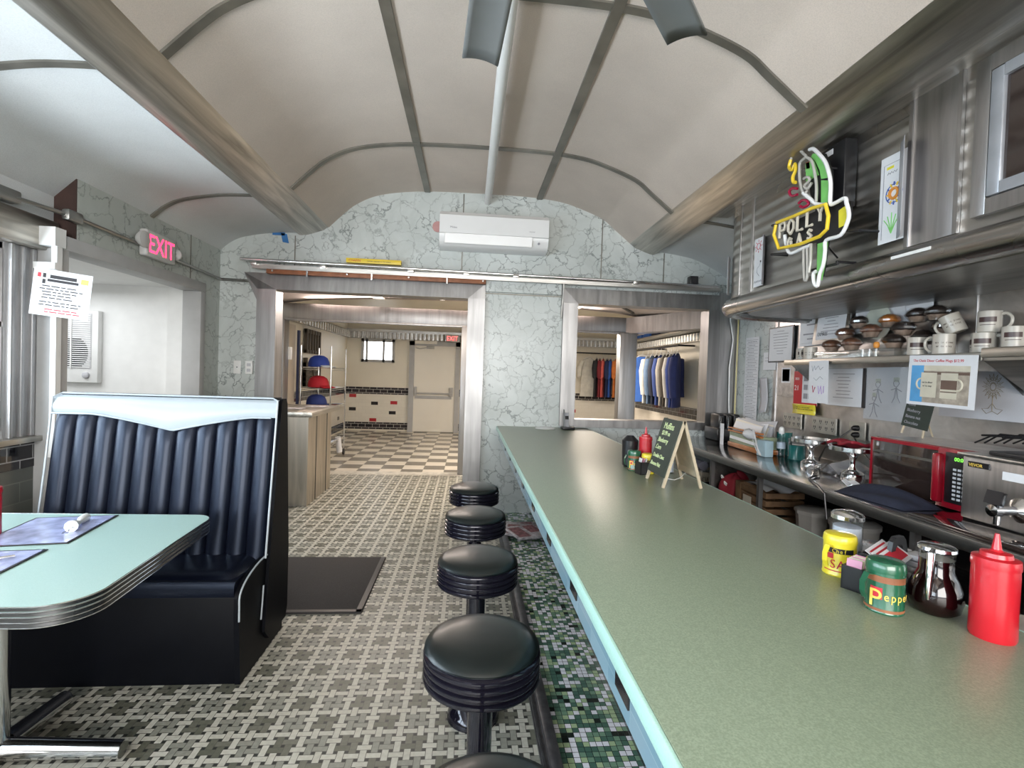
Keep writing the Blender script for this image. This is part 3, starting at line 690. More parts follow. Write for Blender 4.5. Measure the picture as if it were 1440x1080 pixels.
for k in range(5):
    g = G(); g.tube([(x, y, .6885 + k * .0150) for x, y in TP], .0016, 5, closed=True); loc(g, 'edge_bead', chrome, t)
g = G(); g.prism(inset(TP, .02), .70, .714, 'z'); loc(g, 'underside', black, t)
g = G(); g.lathe([(.032, .06), (.032, .70)], (-1.628, 1.90, 0), 20); loc(g, 'post', chrome, t)
for ax, ay in ((1, 0), (-1, 0), (0, 1), (0, -1)):
    g = G(); L1 = .42 if ax else .30
    g.tube([(-1.628 + ax * .03, 1.90 + ay * .03, .055), (-1.628 + ax * L1, 1.90 + ay * L1, .040)], [.036, .030], 14); loc(g, 'foot', chrome, t)

# menus, cutlery and ketchup on the table
menu_face = plain('menu_print', (.44, .48, .74), .2, var=.35, vscale=16, coat=.4)
for k, (x, y, a) in enumerate(((-1.675, 2.175, .17), (-1.615, 1.745, .12))):
    m = thing('menu', ('laminated menu with black border on the mint table, nearer the booth back', 'laminated menu with black border on the mint table, cut off at the left edge')[k], 'menu', (x, y, .7515), a, 'menus on the booth table')
    m.rotation_euler = (0, 0, -pi / 2 * 0 + a)
    w_, h_ = (.31, .38) if k == 0 else (.26, .38)
    g = G(); g.box(-w_ / 2, w_ / 2, -h_ / 2, h_ / 2, 0, .003, .001); g.obj('cover', black, m)
    g = G(); g.box(-w_ / 2 + .01, w_ / 2 - .01, -h_ / 2 + .01, h_ / 2 - .01, .003, .0036); g.obj('printed_sheet', menu_face, m)
def fork(g, x0, L=.17, z=0):
    g.tube([(x0, -L / 2, z + .004), (x0, 0, z + .006), (x0, L * .25, z + .004)], [.004, .0025, .004], 8)
    for d in (-.008, -.003, .003, .008): g.tube([(x0 + d * .5, L * .25, z + .004), (x0 + d, L * .32, z + .005), (x0 + d, L / 2, z + .003)], .0012, 6)
m = thing('cutlery_roll', 'white paper napkin rolled around cutlery on the far menu', 'cutlery', (-1.60, 2.21, .757), .35)
g = G(); g.tube([(0, .10, .010), (0, .05, .014), (0, .02, .010), (0, -.02, .016), (0, -.07, .020)], [.018, .016, .008, .016, .024], 10); g.obj('napkin', white, m)
g = G(); fork(g, 0, .13, .012); o = g.obj('fork', chrome, m); o.location = (.004, -.09, .0); o.rotation_euler = (0, 0, pi)
m = thing('fork_on_menu', 'steel fork lying on the menu at the left edge of the photo', 'fork', (-1.62, 1.80, .757), -.75)
g = G(); fork(g, 0, .19); g.obj('fork', chrome, m)
del m['category']; m.name = 'fork'; tag(m, None, 'fork')

def squeeze_bottle(loc_, h, r, label, mat, nz=True, sy=1, group=None):
    t = thing('ketchup_bottle', label, 'bottle', loc_, 0, group)
    g = G(); g.lathe([(r * .94, 0), (r, .006), (r * .98, h * .35), (r, h * .7), (r * .98, h * .80)], seg=36, sy=sy); g.obj('bottle', mat, t)
    g = G(); g.lathe([(r * 1.02, h * .80), (r * 1.03, h * .84), (r * 1.0, h * .90), (r * .70, h * .915), (r * .66, h * .96), (r * .3, h * .975), (r * .20, h * 1.0)], seg=36, sy=sy); g.obj('cap', mat, t)
    if nz: g = G(); g.lathe([(r * .24, h * .97), (r * .17, h * 1.07), (r * .10, h * 1.17)], seg=20); g.obj('nozzle', mat, t)
    return t
squeeze_bottle((-1.855, 2.10, .752), .21, .05, 'red ketchup squeeze bottle on the booth table at the left edge', red, sy=.8)
squeeze_bottle((1.165, .985, CT), .195, .041, 'large red ketchup squeeze bottle at the right edge of the counter', red)
squeeze_bottle((1.075, 2.90, CT), .215, .038, 'red ketchup squeeze bottle behind the muffin board on the counter', red)

# salt and pepper tins
def tin(loc_, r, h, body, lidm, label, name, rz, print_=None, nm='salt_tin'):
    t = thing(nm, label, 'shaker', loc_, rz)
    g = G(); g.lathe([(r, 0), (r * 1.03, .003), (r, .006), (r, h * .80)], seg=36); g.obj('body', body, t)
    g = G(); g.lathe([(r * 1.03, h * .78), (r * 1.04, h * .80), (r * 1.0, h * .93), (r * .93, h * .97), (r * .6, h * .995), (0, h)], seg=36); g.obj('lid', lidm, t)
    pts = [(-r * .95, 0, h * .72), (-r * 1.35, 0, h * .74), (-r * 1.62, 0, h * .58), (-r * 1.62, 0, h * .40), (-r * 1.45, 0, h * .28)]
    g = G()
    for a, b in zip(pts, pts[1:]):
        d = (Vector(b) - Vector(a)); g.obox((Vector(a) + Vector(b)) / 2, d, (0, 1, 0), d.cross(Vector((0, 1, 0))), d.length + .003, .014, .002)
    g.obj('handle', body, t)
    return t
def wrap_text(s, size, mat, parent, r, z, a0, name='lettering', sx=1):
    """letters set one by one around a cylinder facing angle a0"""
    n = len(s); step = size * .62 * sx / r; a = a0 - step * (n - 1) / 2
    for ch in s:
        if ch != ' ':
            m = Matrix.Translation((r * cos(a), r * sin(a), z)) @ Matrix.Rotation(a + pi / 2, 4, 'Z') @ FR_UP
            text(ch, size, mat, parent, m, 0, 0, .0004, name, 'CENTER', .0004, sx)
        a += step
FR_UP = Matrix(((1, 0, 0, 0), (0, 0, -1, 0), (0, 1, 0, 0), (0, 0, 0, 1)))
def curved_band(parent, name, mat, r, z0, z1, a0, a1, n=16):
    g = G()
    for k in range(n):
        b0, b1 = a0 + (a1 - a0) * k / n, a0 + (a1 - a0) * (k + 1) / n
        g.poly([(r * cos(b0), r * sin(b0), z0), (r * cos(b1), r * sin(b1), z0), (r * cos(b1), r * sin(b1), z1), (r * cos(b0), r * sin(b0), z1)])
    bmesh.ops.remove_doubles(g.bm, verts=g.bm.verts, dist=1e-6); return g.obj(name, mat, parent)
view_a = lambda x, y: math.atan2(-y, -x)
def salt(loc_, label, r=.041, h=.118):
    t = tin(loc_, r, h, yellow, yellow, label, 'salt', .35)
    a = view_a(loc_[0], loc_[1]) - .35
    curved_band(t, 'black_scroll', black, r + .0006, h * .56, h * .68, a - .8, a + .9); wrap_text('Chef', .016, yellow, t, r + .0011, h * .575, a, sx=.9)
    wrap_text('SALT', .034, redink, t, r + .0006, h * .20, a + .35, sx=.95); curved_band(t, 'red_rule', redink, r + .0006, h * .12, h * .145, a - 1, a + 1)
    curved_band(t, 'red_figure', redink, r + .0006, h * .42, h * .55, a - .75, a - .35)
    return t
def pepper(loc_, label, r=.040, h=.125):
    t = tin(loc_, r, h, green, green, label, 'pepper', .1, nm='pepper_tin')
    a = view_a(loc_[0], loc_[1]) - .1
    curved_band(t, 'brown_band', wood, r + .0006, h * .60, h * .72, a - 1.1, a + 1.3); curved_band(t, 'foot_band', wood, r + .0006, .006, h * .10, a - 1.6, a + 1.6)
    curved_band(t, 'red_shield', redink, r + .0006, h * .28, h * .50, a - .75, a - .1)
    wrap_text('P', .060, plain('gold_ink', (.85, .62, .12), .4) if 'gold_ink' not in MT else MT['gold_ink'], t, r + .0011, h * .13, a - .45); wrap_text('epper', .028, MT['gold_ink'], t, r + .0012, h * .28, a + .78, sx=.8)
    return t
salt((1.082, 1.335, CT), 'yellow salt tin with handle on the near end of the counter, left of the caddy')
pepper((1.025, 1.115, CT), 'green pepper tin with handle on the counter, left of the syrup jug')
salt((1.045, 2.77, CT), 'yellow salt tin in the far condiment group beside the muffin board', .036, .115)
pepper((.995, 2.86, CT), 'green pepper tin behind the far napkin caddy on the counter', .038, .12)

# sugar shakers
clear = glass('clear_glass', (.95, .97, .98), .9); sugar_m = plain('sugar', (.62, .66, .74), .9, var=.05, vscale=90)
def sugar(loc_, r, h, label):
    t = thing('sugar_shaker', label, 'sugar shaker', loc_)
    g = G()
    P = [(r, 0), (r * 1.03, .004), (r, .01), (r * .96, h * .78), (r * .85, h * .82)]
    g.lathe(P, seg=16); g.obj('jar', clear, t, ang=15)
    g = G(); g.lathe([(r * .93, .006), (r * .90, h * .66), (0, h * .67)], seg=24); g.obj('sugar', sugar_m, t)
    g = G(); g.lathe([(r * 1.0, h * .80), (r * 1.06, h * .82), (r * 1.06, h * .90), (r * .9, h * .95), (r * .4, h * .99), (0, h)], seg=32); g.obj('lid', chrome, t)
    g = G(); g.box(-.010, .014, -.008, .008, h * .985, h * 1.005, .002); g.obj('pour_flap', chrome, t)
    return t
sugar((1.205, 1.46, CT), .043, .15, 'glass sugar shaker with metal lid behind the near salt tin')
sugar((1.175, 2.80, CT), .036, .15, 'glass sugar shaker under the far side of the muffin board')

# jelly caddy and packet holder, near group
tr_pl = plain('translucent_tub', (.40, .41, .42), .25, var=.1)
t = thing('condiment_caddy', 'black caddy of jelly packs and cards with a handle, behind the near pepper tin', 'caddy', (1.175, 1.245, CT), .35)
g = G(); g.box(-.075, .075, -.055, .055, 0, .012, .003); g.box(-.078, -.070, -.055, .055, 0, .085); g.box(.070, .078, -.055, .055, 0, .085); g.box(-.078, .078, .05, .056, 0, .085); g.obj('tray', black, t)
g = G(); A = [(-.042, .085), (-.030, .125), (-.018, .137), (.018, .137), (.030, .125), (.042, .085)]
B = [(-.022, .085), (-.016, .108), (-.008, .115), (.008, .115), (.016, .108), (.022, .085)]
for k in range(5):
    g.prism([A[k], A[k + 1], B[k + 1], B[k]], -.006, .006, 'y')
g.obj('handle', black, t)
for s_ in (0, 1):
    for k in range(5):
        j = thing('jelly_pack', None, None, (0, 0, 0)) if False else None
        g = G(); g.box(.012 + s_ * .0, .064, -.062 + s_ * .056, -.010 + s_ * .056, .014 + k * .0165, .028 + k * .0165, .003); o = g.obj('jelly_pack', paper2, None); o.location = t.location + Matrix.Rotation(.35, 3, 'Z') @ Vector((0, 0, 0)); o.rotation_euler = (0, 0, .35)
        tag(o, 'grey jelly pack in the %s stack of the black caddy, %s from the bottom' % (('front', 'rear')[s_], ORD[k]), 'jelly pack', 'jelly packs stacked in the near caddy')
g = G()
for k in range(3): g.obox((-.03 - k * .004, .02 - .018 * k, .092), (1, .15, .12), (0, 1, .5), (0, -.5, 1), .11, .05, .0015)
g.obj('card', [paper], t)
g = G()
for k in range(3): g.obox((-.03 - k * .004, .02 - .018 * k, .0935), (1, .15, .12), (0, 1, .5), (0, -.5, 1), .09, .032, .0015)
g.obj('card_print', redink, t)
t = thing('packet_holder', 'small black packet holder with pink sweetener packets between the near tins', 'packet holder', (1.055, 1.235, CT), .5)
g = G(); g.box(-.035, .035, -.025, -.021, 0, .062); g.box(-.035, .035, .021, .025, 0, .062); g.box(-.035, -.031, -.025, .025, 0, .062); g.box(.031, .035, -.025, .025, 0, .062); g.box(-.035, .035, -.025, .025, 0, .004); g.obj('holder', black, t)
pk = plain('pink_packet', (.75, .35, .50), .5, var=.1); yk = plain('cream_packet', (.72, .72, .50), .5, var=.1)
for k in range(5):
    g = G(); g.obox((-.024 + k * .012, 0, .05), (0, 1, 0), (.15, 0, 1), (1, 0, -.15), .036, .06, .002); o = g.obj('sweetener_packet', (pk, yk)[k % 2]); o.location = t.location; o.rotation_euler = t.rotation_euler
    tag(o, '%s sweetener packet in the near black holder, %s of five' % (('pink', 'cream')[k % 2], ORD[k]), 'packet', 'sweetener packets in the near holder')
t = thing('packet_holder', 'small black packet holder with white packets in the far condiment group', 'packet holder', (1.005, 2.745, CT), .2)
g = G(); g.box(-.03, .03, -.03, -.026, 0, .07); g.box(-.03, .03, .026, .03, 0, .07); g.box(-.03, -.026, -.03, .03, 0, .07); g.box(.026, .03, -.03, .03, 0, .07); g.box(-.03, .03, -.03, .03, 0, .004); g.obj('holder', black, t)
for k in range(3):
    g = G(); g.obox((-.016 + k * .014, 0, .06), (0, 1, 0), (.15, 0, 1), (1, 0, -.15), .045, .06, .002); o = g.obj('sweetener_packet', (paper, pk, paper)[k]); o.location = t.location
    tag(o, ('white sweetener packet nearest in the far holder', 'pink sweetener packet in the far black holder', 'white sweetener packet at the back of the far holder')[k], 'packet')
g = G(); g.lathe([(.035, 0), (.045, .01), (.05, .16), (.02, .19)], seg=20); o = g.obj('syrup_dispenser', black); o.location = (1.11, 2.98, CT) if False else (1.005, 2.975, CT); tag(o, 'dark round dispenser behind the far red ketchup bottle', 'dispenser')

# syrup jug
syr = plain('dark_syrup', (.008, .0015, .002), .06, var=.1, coat=.3)
t = thing('syrup_jug', 'glass syrup jug with chrome handle, left of the large ketchup bottle', 'syrup jug', (1.148, 1.105, CT), 0)
g = G(); g.lathe([(.038, 0), (.050, .010), (.056, .035), (.052, .062), (.042, .085), (.035, .10), (.034, .13)], seg=36); g.obj('syrup', syr, t)
g = G(); g.lathe([(.0352, .128), (.0355, .142), (.037, .150)], seg=36); g.obj('glass_neck', clear, t)
g = G(); g.lathe([(.036, .149), (.039, .151), (.038, .158), (.032, .162), (0, .164)], seg=36); g.obj('lid', chrome, t)
g = G(); P = [(-.030, -.020, .155), (-.046, -.030, .150), (-.052, -.034, .11), (-.058, -.038, .07), (-.056, -.037, .045)]
g.tube(P, [.006, .008, .007, .006, .003], 10); g.obj('handle', chrome, t)
# saucer stack at the edge
for k in range(16):
    g = G(); g.lathe([(.035, 0), (.045, .001), (.072, .007), (.073, .0085), (.045, .004), (0, .003)], seg=40); o = g.obj('saucer', plain('brown_ware', (.30, .27, .24), .3) if 'brown_ware' not in MT else MT['brown_ware']); o.location = (1.355, 1.075, .741 + .0092 * k)
    tag(o, 'beige saucer behind the large ketchup bottle, %s in its stack' % (('bottom one',) + tuple(ORD[i] + ' from the bottom' for i in range(1, 15)) + ('topmost',))[k], 'saucer', 'saucers stacked behind the ketchup bottle')
# clear tub behind the caddy
t = thing('plastic_tub', 'clear plastic tub behind the near caddy', 'tub', (1.44, 1.62, .74), .1)
g = G(); g.lathe([(.06, 0), (.085, .01), (.092, .13), (.097, .132)], seg=28); g.obj('tub', tr_pl, t)
g = G(); g.lathe([(.100, .13), (.100, .142), (.08, .148), (0, .15)], seg=28); g.obj('lid', clear, t)

# muffin board (folding A-frame)
pale = plain('pale_wood', (.50, .42, .30), .5, var=.12, vscale=20); slate = plain('chalkboard', (.02, .032, .025), .55, var=.2)
chalk = plain('chalk_marker', (.70, .82, .45), .6, var=.05)
t = thing('chalkboard_sign', 'folding wooden muffin price board with green chalk writing on the counter', 'sign', (1.082, 2.505, CT))
yA, yB, H_ = -.112, .112, .335
def leg(xb, y): g = G(); d = Vector((-xb, 0, H_)); g.obox((xb / 2, y, H_ / 2), d, (0, 1, 0), d.cross(Vector((0, 1, 0))), d.length, .012, .014); g.obj('leg', pale, t)
for xb in (-.098, .098):
    for y in (yA, yB): leg(xb, y)
mL = Matrix.Translation((-.047, 0, .192)) ; d = Vector((.098, 0, H_)).normalized(); n = Vector((-H_, 0, .098)).normalized(); uu = Vector((0, -1, 0))
mb = Matrix((uu, d, n)).transposed().to_4x4(); mb.translation = Vector((-.0475, 0, .19)) + n * .004
g = G(); fbox(g, mb, -.112, .112, -.148, .148, -.004, .005); g.obj('board', slate, t)
for s_, z_, sz in (('Muffins', .092, .050), ('$3.99 ea', .058, .034), ('.Blueberry', .018, .036), ('.Corn', -.022, .036), ('.Double Choc', -.066, .030), ('.Banana Nut', -.110, .030)):
    text(s_, sz, chalk, t, mb, -.100 if s_[0] == '.' else -.072, z_, .0055, sx=.88, ex=.0008)
g = G(); d2 = Vector((-.098, 0, H_)); g.obox((.050, 0, .185), (0, 1, 0), d2, d2.cross(Vector((0, 1, 0))), .21, .24, .005); g.obj('rear_panel', pale, t)
g = G(); g.box(.075, .083, -.108, .108, .055, .085); g.obj('cross_rail', pale, t)
g = G(); g.tube([(-.082, 0, .05), (-.04, -.03, .03), (0, -.02, .022), (.04, 0, .03), (.08, .03, .05)], .0018, 6); g.obj('cord', whiteplastic, t)
# lid and telephone at the end of the counter
g = G(); g.lathe([(.10, 0), (.105, .004), (.09, .012), (.05, .02), (0, .023)], seg=36); o = g.obj('plate', whiteplastic); o.location = (.80, 5.0, CT); tag(o, 'round white plate on the far end of the counter', 'plate')
t = thing('cordless_phone', 'grey cordless telephone standing in its cradle at the far end of the counter', 'telephone', (1.02, 4.98, CT), .1)
g = G(); g.box(-.06, .07, -.05, .05, 0, .028, .008); g.obj('cradle', black, t)
g = G(); g.obox((-.01, .01, .09), (1, 0, 0), (0, .25, 1), (0, 1, -.25), .045, .15, .024, .006); g.obj('handset', plain('phone_grey', (.32, .32, .34), .4), t)
g = G(); g.obox((-.01, -.010, .12), (1, 0, 0), (0, .25, 1), (0, 1, -.25), .034, .035, .004); g.obj('screen', black, t)
g = G(); g.tube([(-.028, .03, .15), (-.03, .035, .20)], .006, 8); g.obj('antenna', black, t)

# mat
g = G(); g.box(-1.66, -.585, 2.985, 3.875, 0.001, .012, .003); o = g.obj('floor_mat', blackrub); tag(o, 'black rubber entrance mat on the tile floor behind the booth', 'mat')
g = G(); g.box(-.62, -.59, 2.99, 3.87, .0122, .0135); g.box(-1.66, -.59, 2.99, 3.02, .0122, .0135); g.obj('border', black, o)

# ------------------------------------------------------------------ ceiling fixtures
t = thing('ceiling_conduit', 'long white pipe running along the crown of the ceiling', 'pipe', (.145, 2, 3.2))
g = G(); g.tube([(.145, Y0, 3.215), (.145, 5.15, 3.215)], .036, 16); loc(g, 'pipe', white, t)
g = G()
for y in (-1, 1.2, 3.3, 5.08): g.box(.12, .17, y, y + .03, 3.24, 3.29)
loc(g, 'clip', rib_m, t)
fanm = plain('fan_grey', (.21, .215, .215), .6, var=.08, vscale=5)
MT['fan_grey'].node_tree.nodes['Principled BSDF'].inputs['Specular IOR Level'].default_value = .2
FX, FY, FZ = .073, .788, 2.45
t = thing('ceiling_fan', 'grey four-blade ceiling fan, two blade tips showing at the top of the photo', 'fan', (FX, FY, 3.29))
g = G(); g.tube([(0, 0, 0), (0, 0, -.70)], .016, 12); g.obj('down_rod', fanm, t)
g = G(); g.lathe([(.05, -.66), (.11, -.70), (.13, -.76), (.12, -.83), (.06, -.87), (0, -.88)], seg=32); g.obj('motor', fanm, t)
g = G(); g.lathe([(.06, 0), (.06, -.02), (.03, -.06)], seg=24); g.obj('canopy', fanm, t)
a1 = math.atan2(1.615 - FY, .008 - FX); a2 = math.atan2(1.445 - FY, .617 - FX)
for a in (a1, a2, a1 + pi, a2 + pi):
    g = G()
    ca, sa = cos(a), sin(a)
    def bf(u, v):
        r = .14 + .70 * u; w_ = (.050 + .008 * u) * (2 * v - 1); z = -.84 + .010 * (1 - (2 * v - 1) ** 2) + .10 * w_
        return (r * ca - w_ * sa, r * sa + w_ * ca, z)
    g.grid(bf, 12, 8); g.obj('blade', fanm, t, solid=.006)
# split air conditioner on the end wall
t = thing('air_conditioner', 'white split air conditioner mounted on the marble end wall', 'air conditioner', (.22, 5.06, 2.86))
ac = plain('ac_white', (.80, .80, .80), .3, var=.01)
g = G(); pr = [(5.168, 3.04), (4.99, 3.035), (4.955, 3.00), (4.945, 2.82), (4.965, 2.74), (5.02, 2.695), (5.168, 2.69)]; g.prism(pr, -.325, .757, 'x'); loc(g, 'body', ac, t)
g = G(); g.prism([(4.944, 3.0), (4.930, 2.99), (4.928, 2.815), (4.944, 2.81)], -.323, .755, 'x'); loc(g, 'front_panel', ac, t)
g = G(); g.obox((.16, 4.943, 2.766), (1, 0, 0), (0, -.16, 1), (0, 1, .16), .86, .085, .012, .004); loc(g, 'air_flap', ac, t)
g = G(); g.lathe([(.012, 0), (.012, .006)], (.66, 4.942, 2.757), 16, 'y'); loc(g, 'sensor', greyink, t)
text('Midea', .028, greyink, t, t.matrix_basis.inverted() @ frame('E', (-.22, 4.928, 2.86)), 0, 0, .001, ex=.0004); text('inverter', .018, greyink, t, t.matrix_basis.inverted() @ frame('E', (.56, 4.928, 2.86)), 0, 0, .001, ex=.0004)
g = G(); g.lathe([(.055, 0), (.055, .01), (.035, .012)], (-.355, 5.160, 2.93), 24, 'y'); o = g.obj('pipe_hole_cover', plain('pink_putty', (.50, .27, .26), .7)); tag(o, 'round pinkish hole cover on the marble left of the air conditioner', 'hole cover')
g = G(); g.box(-1.98, -1.86, 5.166, 5.17, 2.755, 2.80); g.prism([(-1.90, 2.78), (-1.84, 2.77), (-1.82, 2.68), (-1.88, 2.69)], 5.166, 5.17, 'y'); o = g.obj('masking_tape', plain('blue_tape', (.03, .16, .42), .6)); tag(o, 'strip of blue masking tape on the marble beside the left beam', 'tape')
# rail and timber above the openings
t = thing('curtain_rail', 'long metal rail running above both openings of the end wall', 'rail', (.2, 5.06, 2.44))
g = G(); g.tube([(-2.22, 5.03, 2.475), (2.60, 5.05, 2.44)], .016, 12); loc(g, 'rod', chrome, t)
g = G(); g.box(-2.12, 2.62, 5.055, 5.13, 2.405, 2.42); g.box(-2.12, 2.62, 5.05, 5.058, 2.395, 2.43); loc(g, 'channel', st_x, t)
g = G()
for x in (-2.1, -1.45, -.6, -.05, .45, 1.7): g.box(x - .03, x + .03, 5.02, 5.12, 2.425, 2.455, .004)
g.box(-2.10, 2.60, 5.10, 5.165, 2.40, 2.45); loc(g, 'bracket', st_x, t)
t = thing('timber_batten', 'reddish wooden batten with bolts above the left doorway', 'batten', (-.92, 5.09, 2.385))
g = G(); g.box(-1.99, .15, 5.062, 5.118, 2.355, 2.402, .003); loc(g, 'board', wood, t)
g = G()
for x in (-1.93, -1.60, -1.22, -.98, -.62, -.24, .12): g.lathe([(.009, 0), (.009, -.012)], (x, 5.062, 2.38), 10, 'y')
for x in (-1.60, -.98, -.24): g.box(x - .006, x + .006, 5.045, 5.06, 2.335, 2.40)
loc(g, 'bolt', chrome, t)
yl = plain('spirit_level_yellow', (.80, .58, .05), .4, var=.04)
t = thing('yard_ruler', 'yellow ruler box lying on the rail above the doorway', 'ruler', (-.97, 5.09, 2.5))
g = G(); g.box(-1.235, -.70, 5.06, 5.11, 2.50, 2.545, .002); loc(g, 'bar', yl, t)
text('CHAPIN', .032, redink, t, t.matrix_basis.inverted() @ frame('E', (-1.21, 5.06, 2.512)), 0, 0, .001); text('THE BEST SPRAYERS IN THE WORLD', .014, ink, t, t.matrix_basis.inverted() @ frame('E', (-1.03, 5.06, 2.516)), 0, 0, .001)
t = thing('camera_speaker', 'small black box speaker on the rail above the right hatch', 'speaker', (2.33, 5.09, 2.5))
t.name = 'wall_speaker'
g = G(); g.box(-.045, .045, -.04, .04, -.045, .045, .008); g.obj('housing', black, t)
g = G(); g.lathe([(.03, -.041), (.03, -.044), (.01, -.046)], (0, 0, 0), 20, 'y'); g.obj('grille', blackrub, t)

# exit sign with lamp and its conduit on the marble above the entry
def exit_sign(label, m, w_, h_, lamp, glow):
    t = thing('exit_sign', label, 'exit sign', m.translation)
    inv = Matrix.Translation(m.translation).inverted()
    mm = inv @ m
    g = G(); r = bmesh.ops.create_cube(g.bm, size=1)
    for q in r['verts']: q.co = mm @ Vector((q.co.x * w_, q.co.y * h_, .03 + q.co.z * .06))
    bmesh.ops.bevel(g.bm, geom=list(g.bm.edges), offset=.016, segments=3, affect='EDGES', profile=.5); g.obj('housing', sign_pl, t)
    text('EXIT', h_ * .98, glow, t, mm, .0, -h_ * .34, .0605, align='CENTER', sx=w_ / h_ * .44)
    if lamp:
        g = G(); g.lathe([(.035, 0), (.058, .03), (.060, .05), (.03, .056), (0, .057)], seg=28)
        for v in g.bm.verts: v.co = mm @ Vector((-w_ * .5 - .035 + v.co.x, .01 + v.co.y, .02 + v.co.z))
        g.obj('lamp_head', sign_pl, t)
        g = G(); g.lathe([(.02, 0), (.045, .03), (.045, .045), (0, .05)], seg=20)
        for v in g.bm.verts: v.co = mm @ Vector((w_ * .5 + .025 + v.co.z * .8, .0 + v.co.y, .03 + v.co.x))
        g.obj('lamp_head', sign_pl, t)
    return t
sign_pl = plain('sign_housing', (.55, .54, .53), .45, var=.04); glow = plain('red_lit_letters', (.8, .02, .05), .4, emit=((1, .02, .07), 2.6)); glow2 = plain('red_far_letters', (.8, .1, .1), .4, emit=((1, .12, .12), 1.2))
exit_sign('illuminated red EXIT sign with lamp heads on the marble above the entry', frame('L', (XM + .002, 4.13, 2.345)), .37, .20, True, glow)
exit_sign('small red EXIT sign above the far back door', frame('E', (-.40, 11.93, 2.25)), .30, .16, False, glow2)
t = thing('electrical_conduit', 'thin grey conduit run over the entry and around the corner', 'conduit', (-2.45, 4, 2.33))
g = G(); g.tube([(-2.54, 1.5, 2.34), (-2.53, 2.9, 2.33), (-2.44, 3.30, 2.325), (-2.45, 3.9, 2.32)], .013, 8); g.tube([(-2.455, 4.35, 2.31), (-2.455, 5.15, 2.29), (-2.12, 5.155, 2.285)], .014, 8); loc(g, 'conduit', st_d, t)
g = G(); g.box(-2.57, -2.50, 2.72, 3.02, 2.30, 2.37, .01); loc(g, 'junction_box', st_d, t)
g = G(); g.box(-2.47, -2.42, 3.24, 3.36, 2.29, 2.36, .015); loc(g, 'junction_box', st_d, t)
# notice hanging at the window
def sheet(name, label, cat, m, w_, h_, mat, marks=(), group=None, th=.0015, curl=0):
    """a paper or card: one mesh at frame m, marks are (kind, args) in its own plane"""
    g = G()
    if curl:
        g.grid(lambda u, v: ((u - .5) * w_, (v - .5) * h_, curl * (abs(2 * v - 1) ** 2) * (1 if v < .5 else .2) + .001), 4, 10)
        o = g.obj(name, mat, None, solid=th)
    else: g.box(-w_ / 2, w_ / 2, -h_ / 2, h_ / 2, 0, th); o = g.obj(name, mat)
    o.matrix_basis = m; tag(o, label, cat, group)
    byk = {}
    for q in marks:
        if q[0] == 'r': byk.setdefault((q[6] if len(q) > 6 else 'print', q[5]), []).append(q)
        elif q[0] == 't': text(q[1], q[4], q[5], o, None, q[2], q[3], th + .0008 + (.002 if curl else 0), sx=q[6] if len(q) > 6 else 1, ex=.0003)
        elif q[0] == 'l':
            g = G(); g.tube([(x, y, th + .001) for x, y in q[1]], q[2], 5, closed=q[4] if len(q) > 4 else False); g.obj('drawing', q[3], o)
    for (nm, mt), qs in byk.items():
        g = G()
        for q in qs: g.box(q[1], q[2], q[3], q[4], th, th + .0006)
        g.obj(nm, mt, o)
    return o
def lines(x0, x1, ys, mt, h=.004, jit=.3):
    out = []
    for k, y in enumerate(ys):
        random.seed(k * 13 + int(y * 1000)); x = x0 + random.random() * jit * (x1 - x0) * .3; e_ = x1 - random.random() * jit * (x1 - x0)
        while x < e_:
            l = .012 + random.random() * .03; out.append(('r', x, min(x + l, x1), y, y + h, mt)); x += l + .006
    return out
mk = [('r', -.06, .06, .085, .105, ink), ('r', -.07, .07, .065, .080, ink), ('r', -.115, -.10, .085, .11, redink), ('r', -.092, -.078, .085, .11, ink), ('r', -.092, -.078, .05, .075, ink), ('r', .08, .115, .075, .105, MT['gold_ink'], 'badge')]
mk += lines(-.10, .10, [.035, .018, .001, -.016, -.033, -.058, -.075], ink, .006) + lines(-.07, .09, [-.10, -.115], redink, .006)
g = None
sheet('posted_notice', 'printed notice with small badges hanging on the steel post beside the window', 'notice', frame('E', (-2.395, 3.16, 1.83), lean=0) @ Matrix.Rotation(R(24), 4, 'Y') @ Matrix.Rotation(R(-5), 4, 'Z'), .265, .27, paper, mk)
# heater in the lobby
t = thing('wall_heater', 'white wall heater with louvres and a round knob in the entry lobby', 'heater', (-3.62, 4.97, 1.57))
g = G(); g.box(-.20, .195, -.03, .03, -.33, .34, .008); g.obj('housing', white, t)
g = G(); g.box(-.185, .14, -.034, -.03, -.20, .31); g.obj('recess', plain('heater_grey', (.60, .60, .62), .5), t)
g = G()
for k in range(26): g.box(-.185, .135, -.040, -.034, -.19 + k * .019, -.182 + k * .019)
g.obj('louvre', white, t)
g = G(); g.lathe([(.0, -.036), (.155, -.036), (.155, -.0365)], (-.05, 0, -.05), 30, 'y', cap=False)
g.obj('fan_shadow_ring', greyink, t) if False else g.bm.free()
g = G()
for k in range(14):
    z = -.19 + k * .019; hw = math.sqrt(max(0, .165 ** 2 - (z + .07) ** 2))
    if hw > .02: g.box(max(-.185, -.05 - hw), -.05 + hw, -.0345, -.0335 - .001, z + .009, z + .018)
g.obj('fan_slot', ink, t)
g = G(); g.box(-.035, -.025, -.046, -.034, -.20, .31); g.obj('centre_bar', white, t)
g = G(); g.lathe([(.028, 0), (.028, -.02), (.02, -.026), (0, -.027)], (.10, -.03, -.26), 20, 'y'); g.obj('knob', paper2, t)
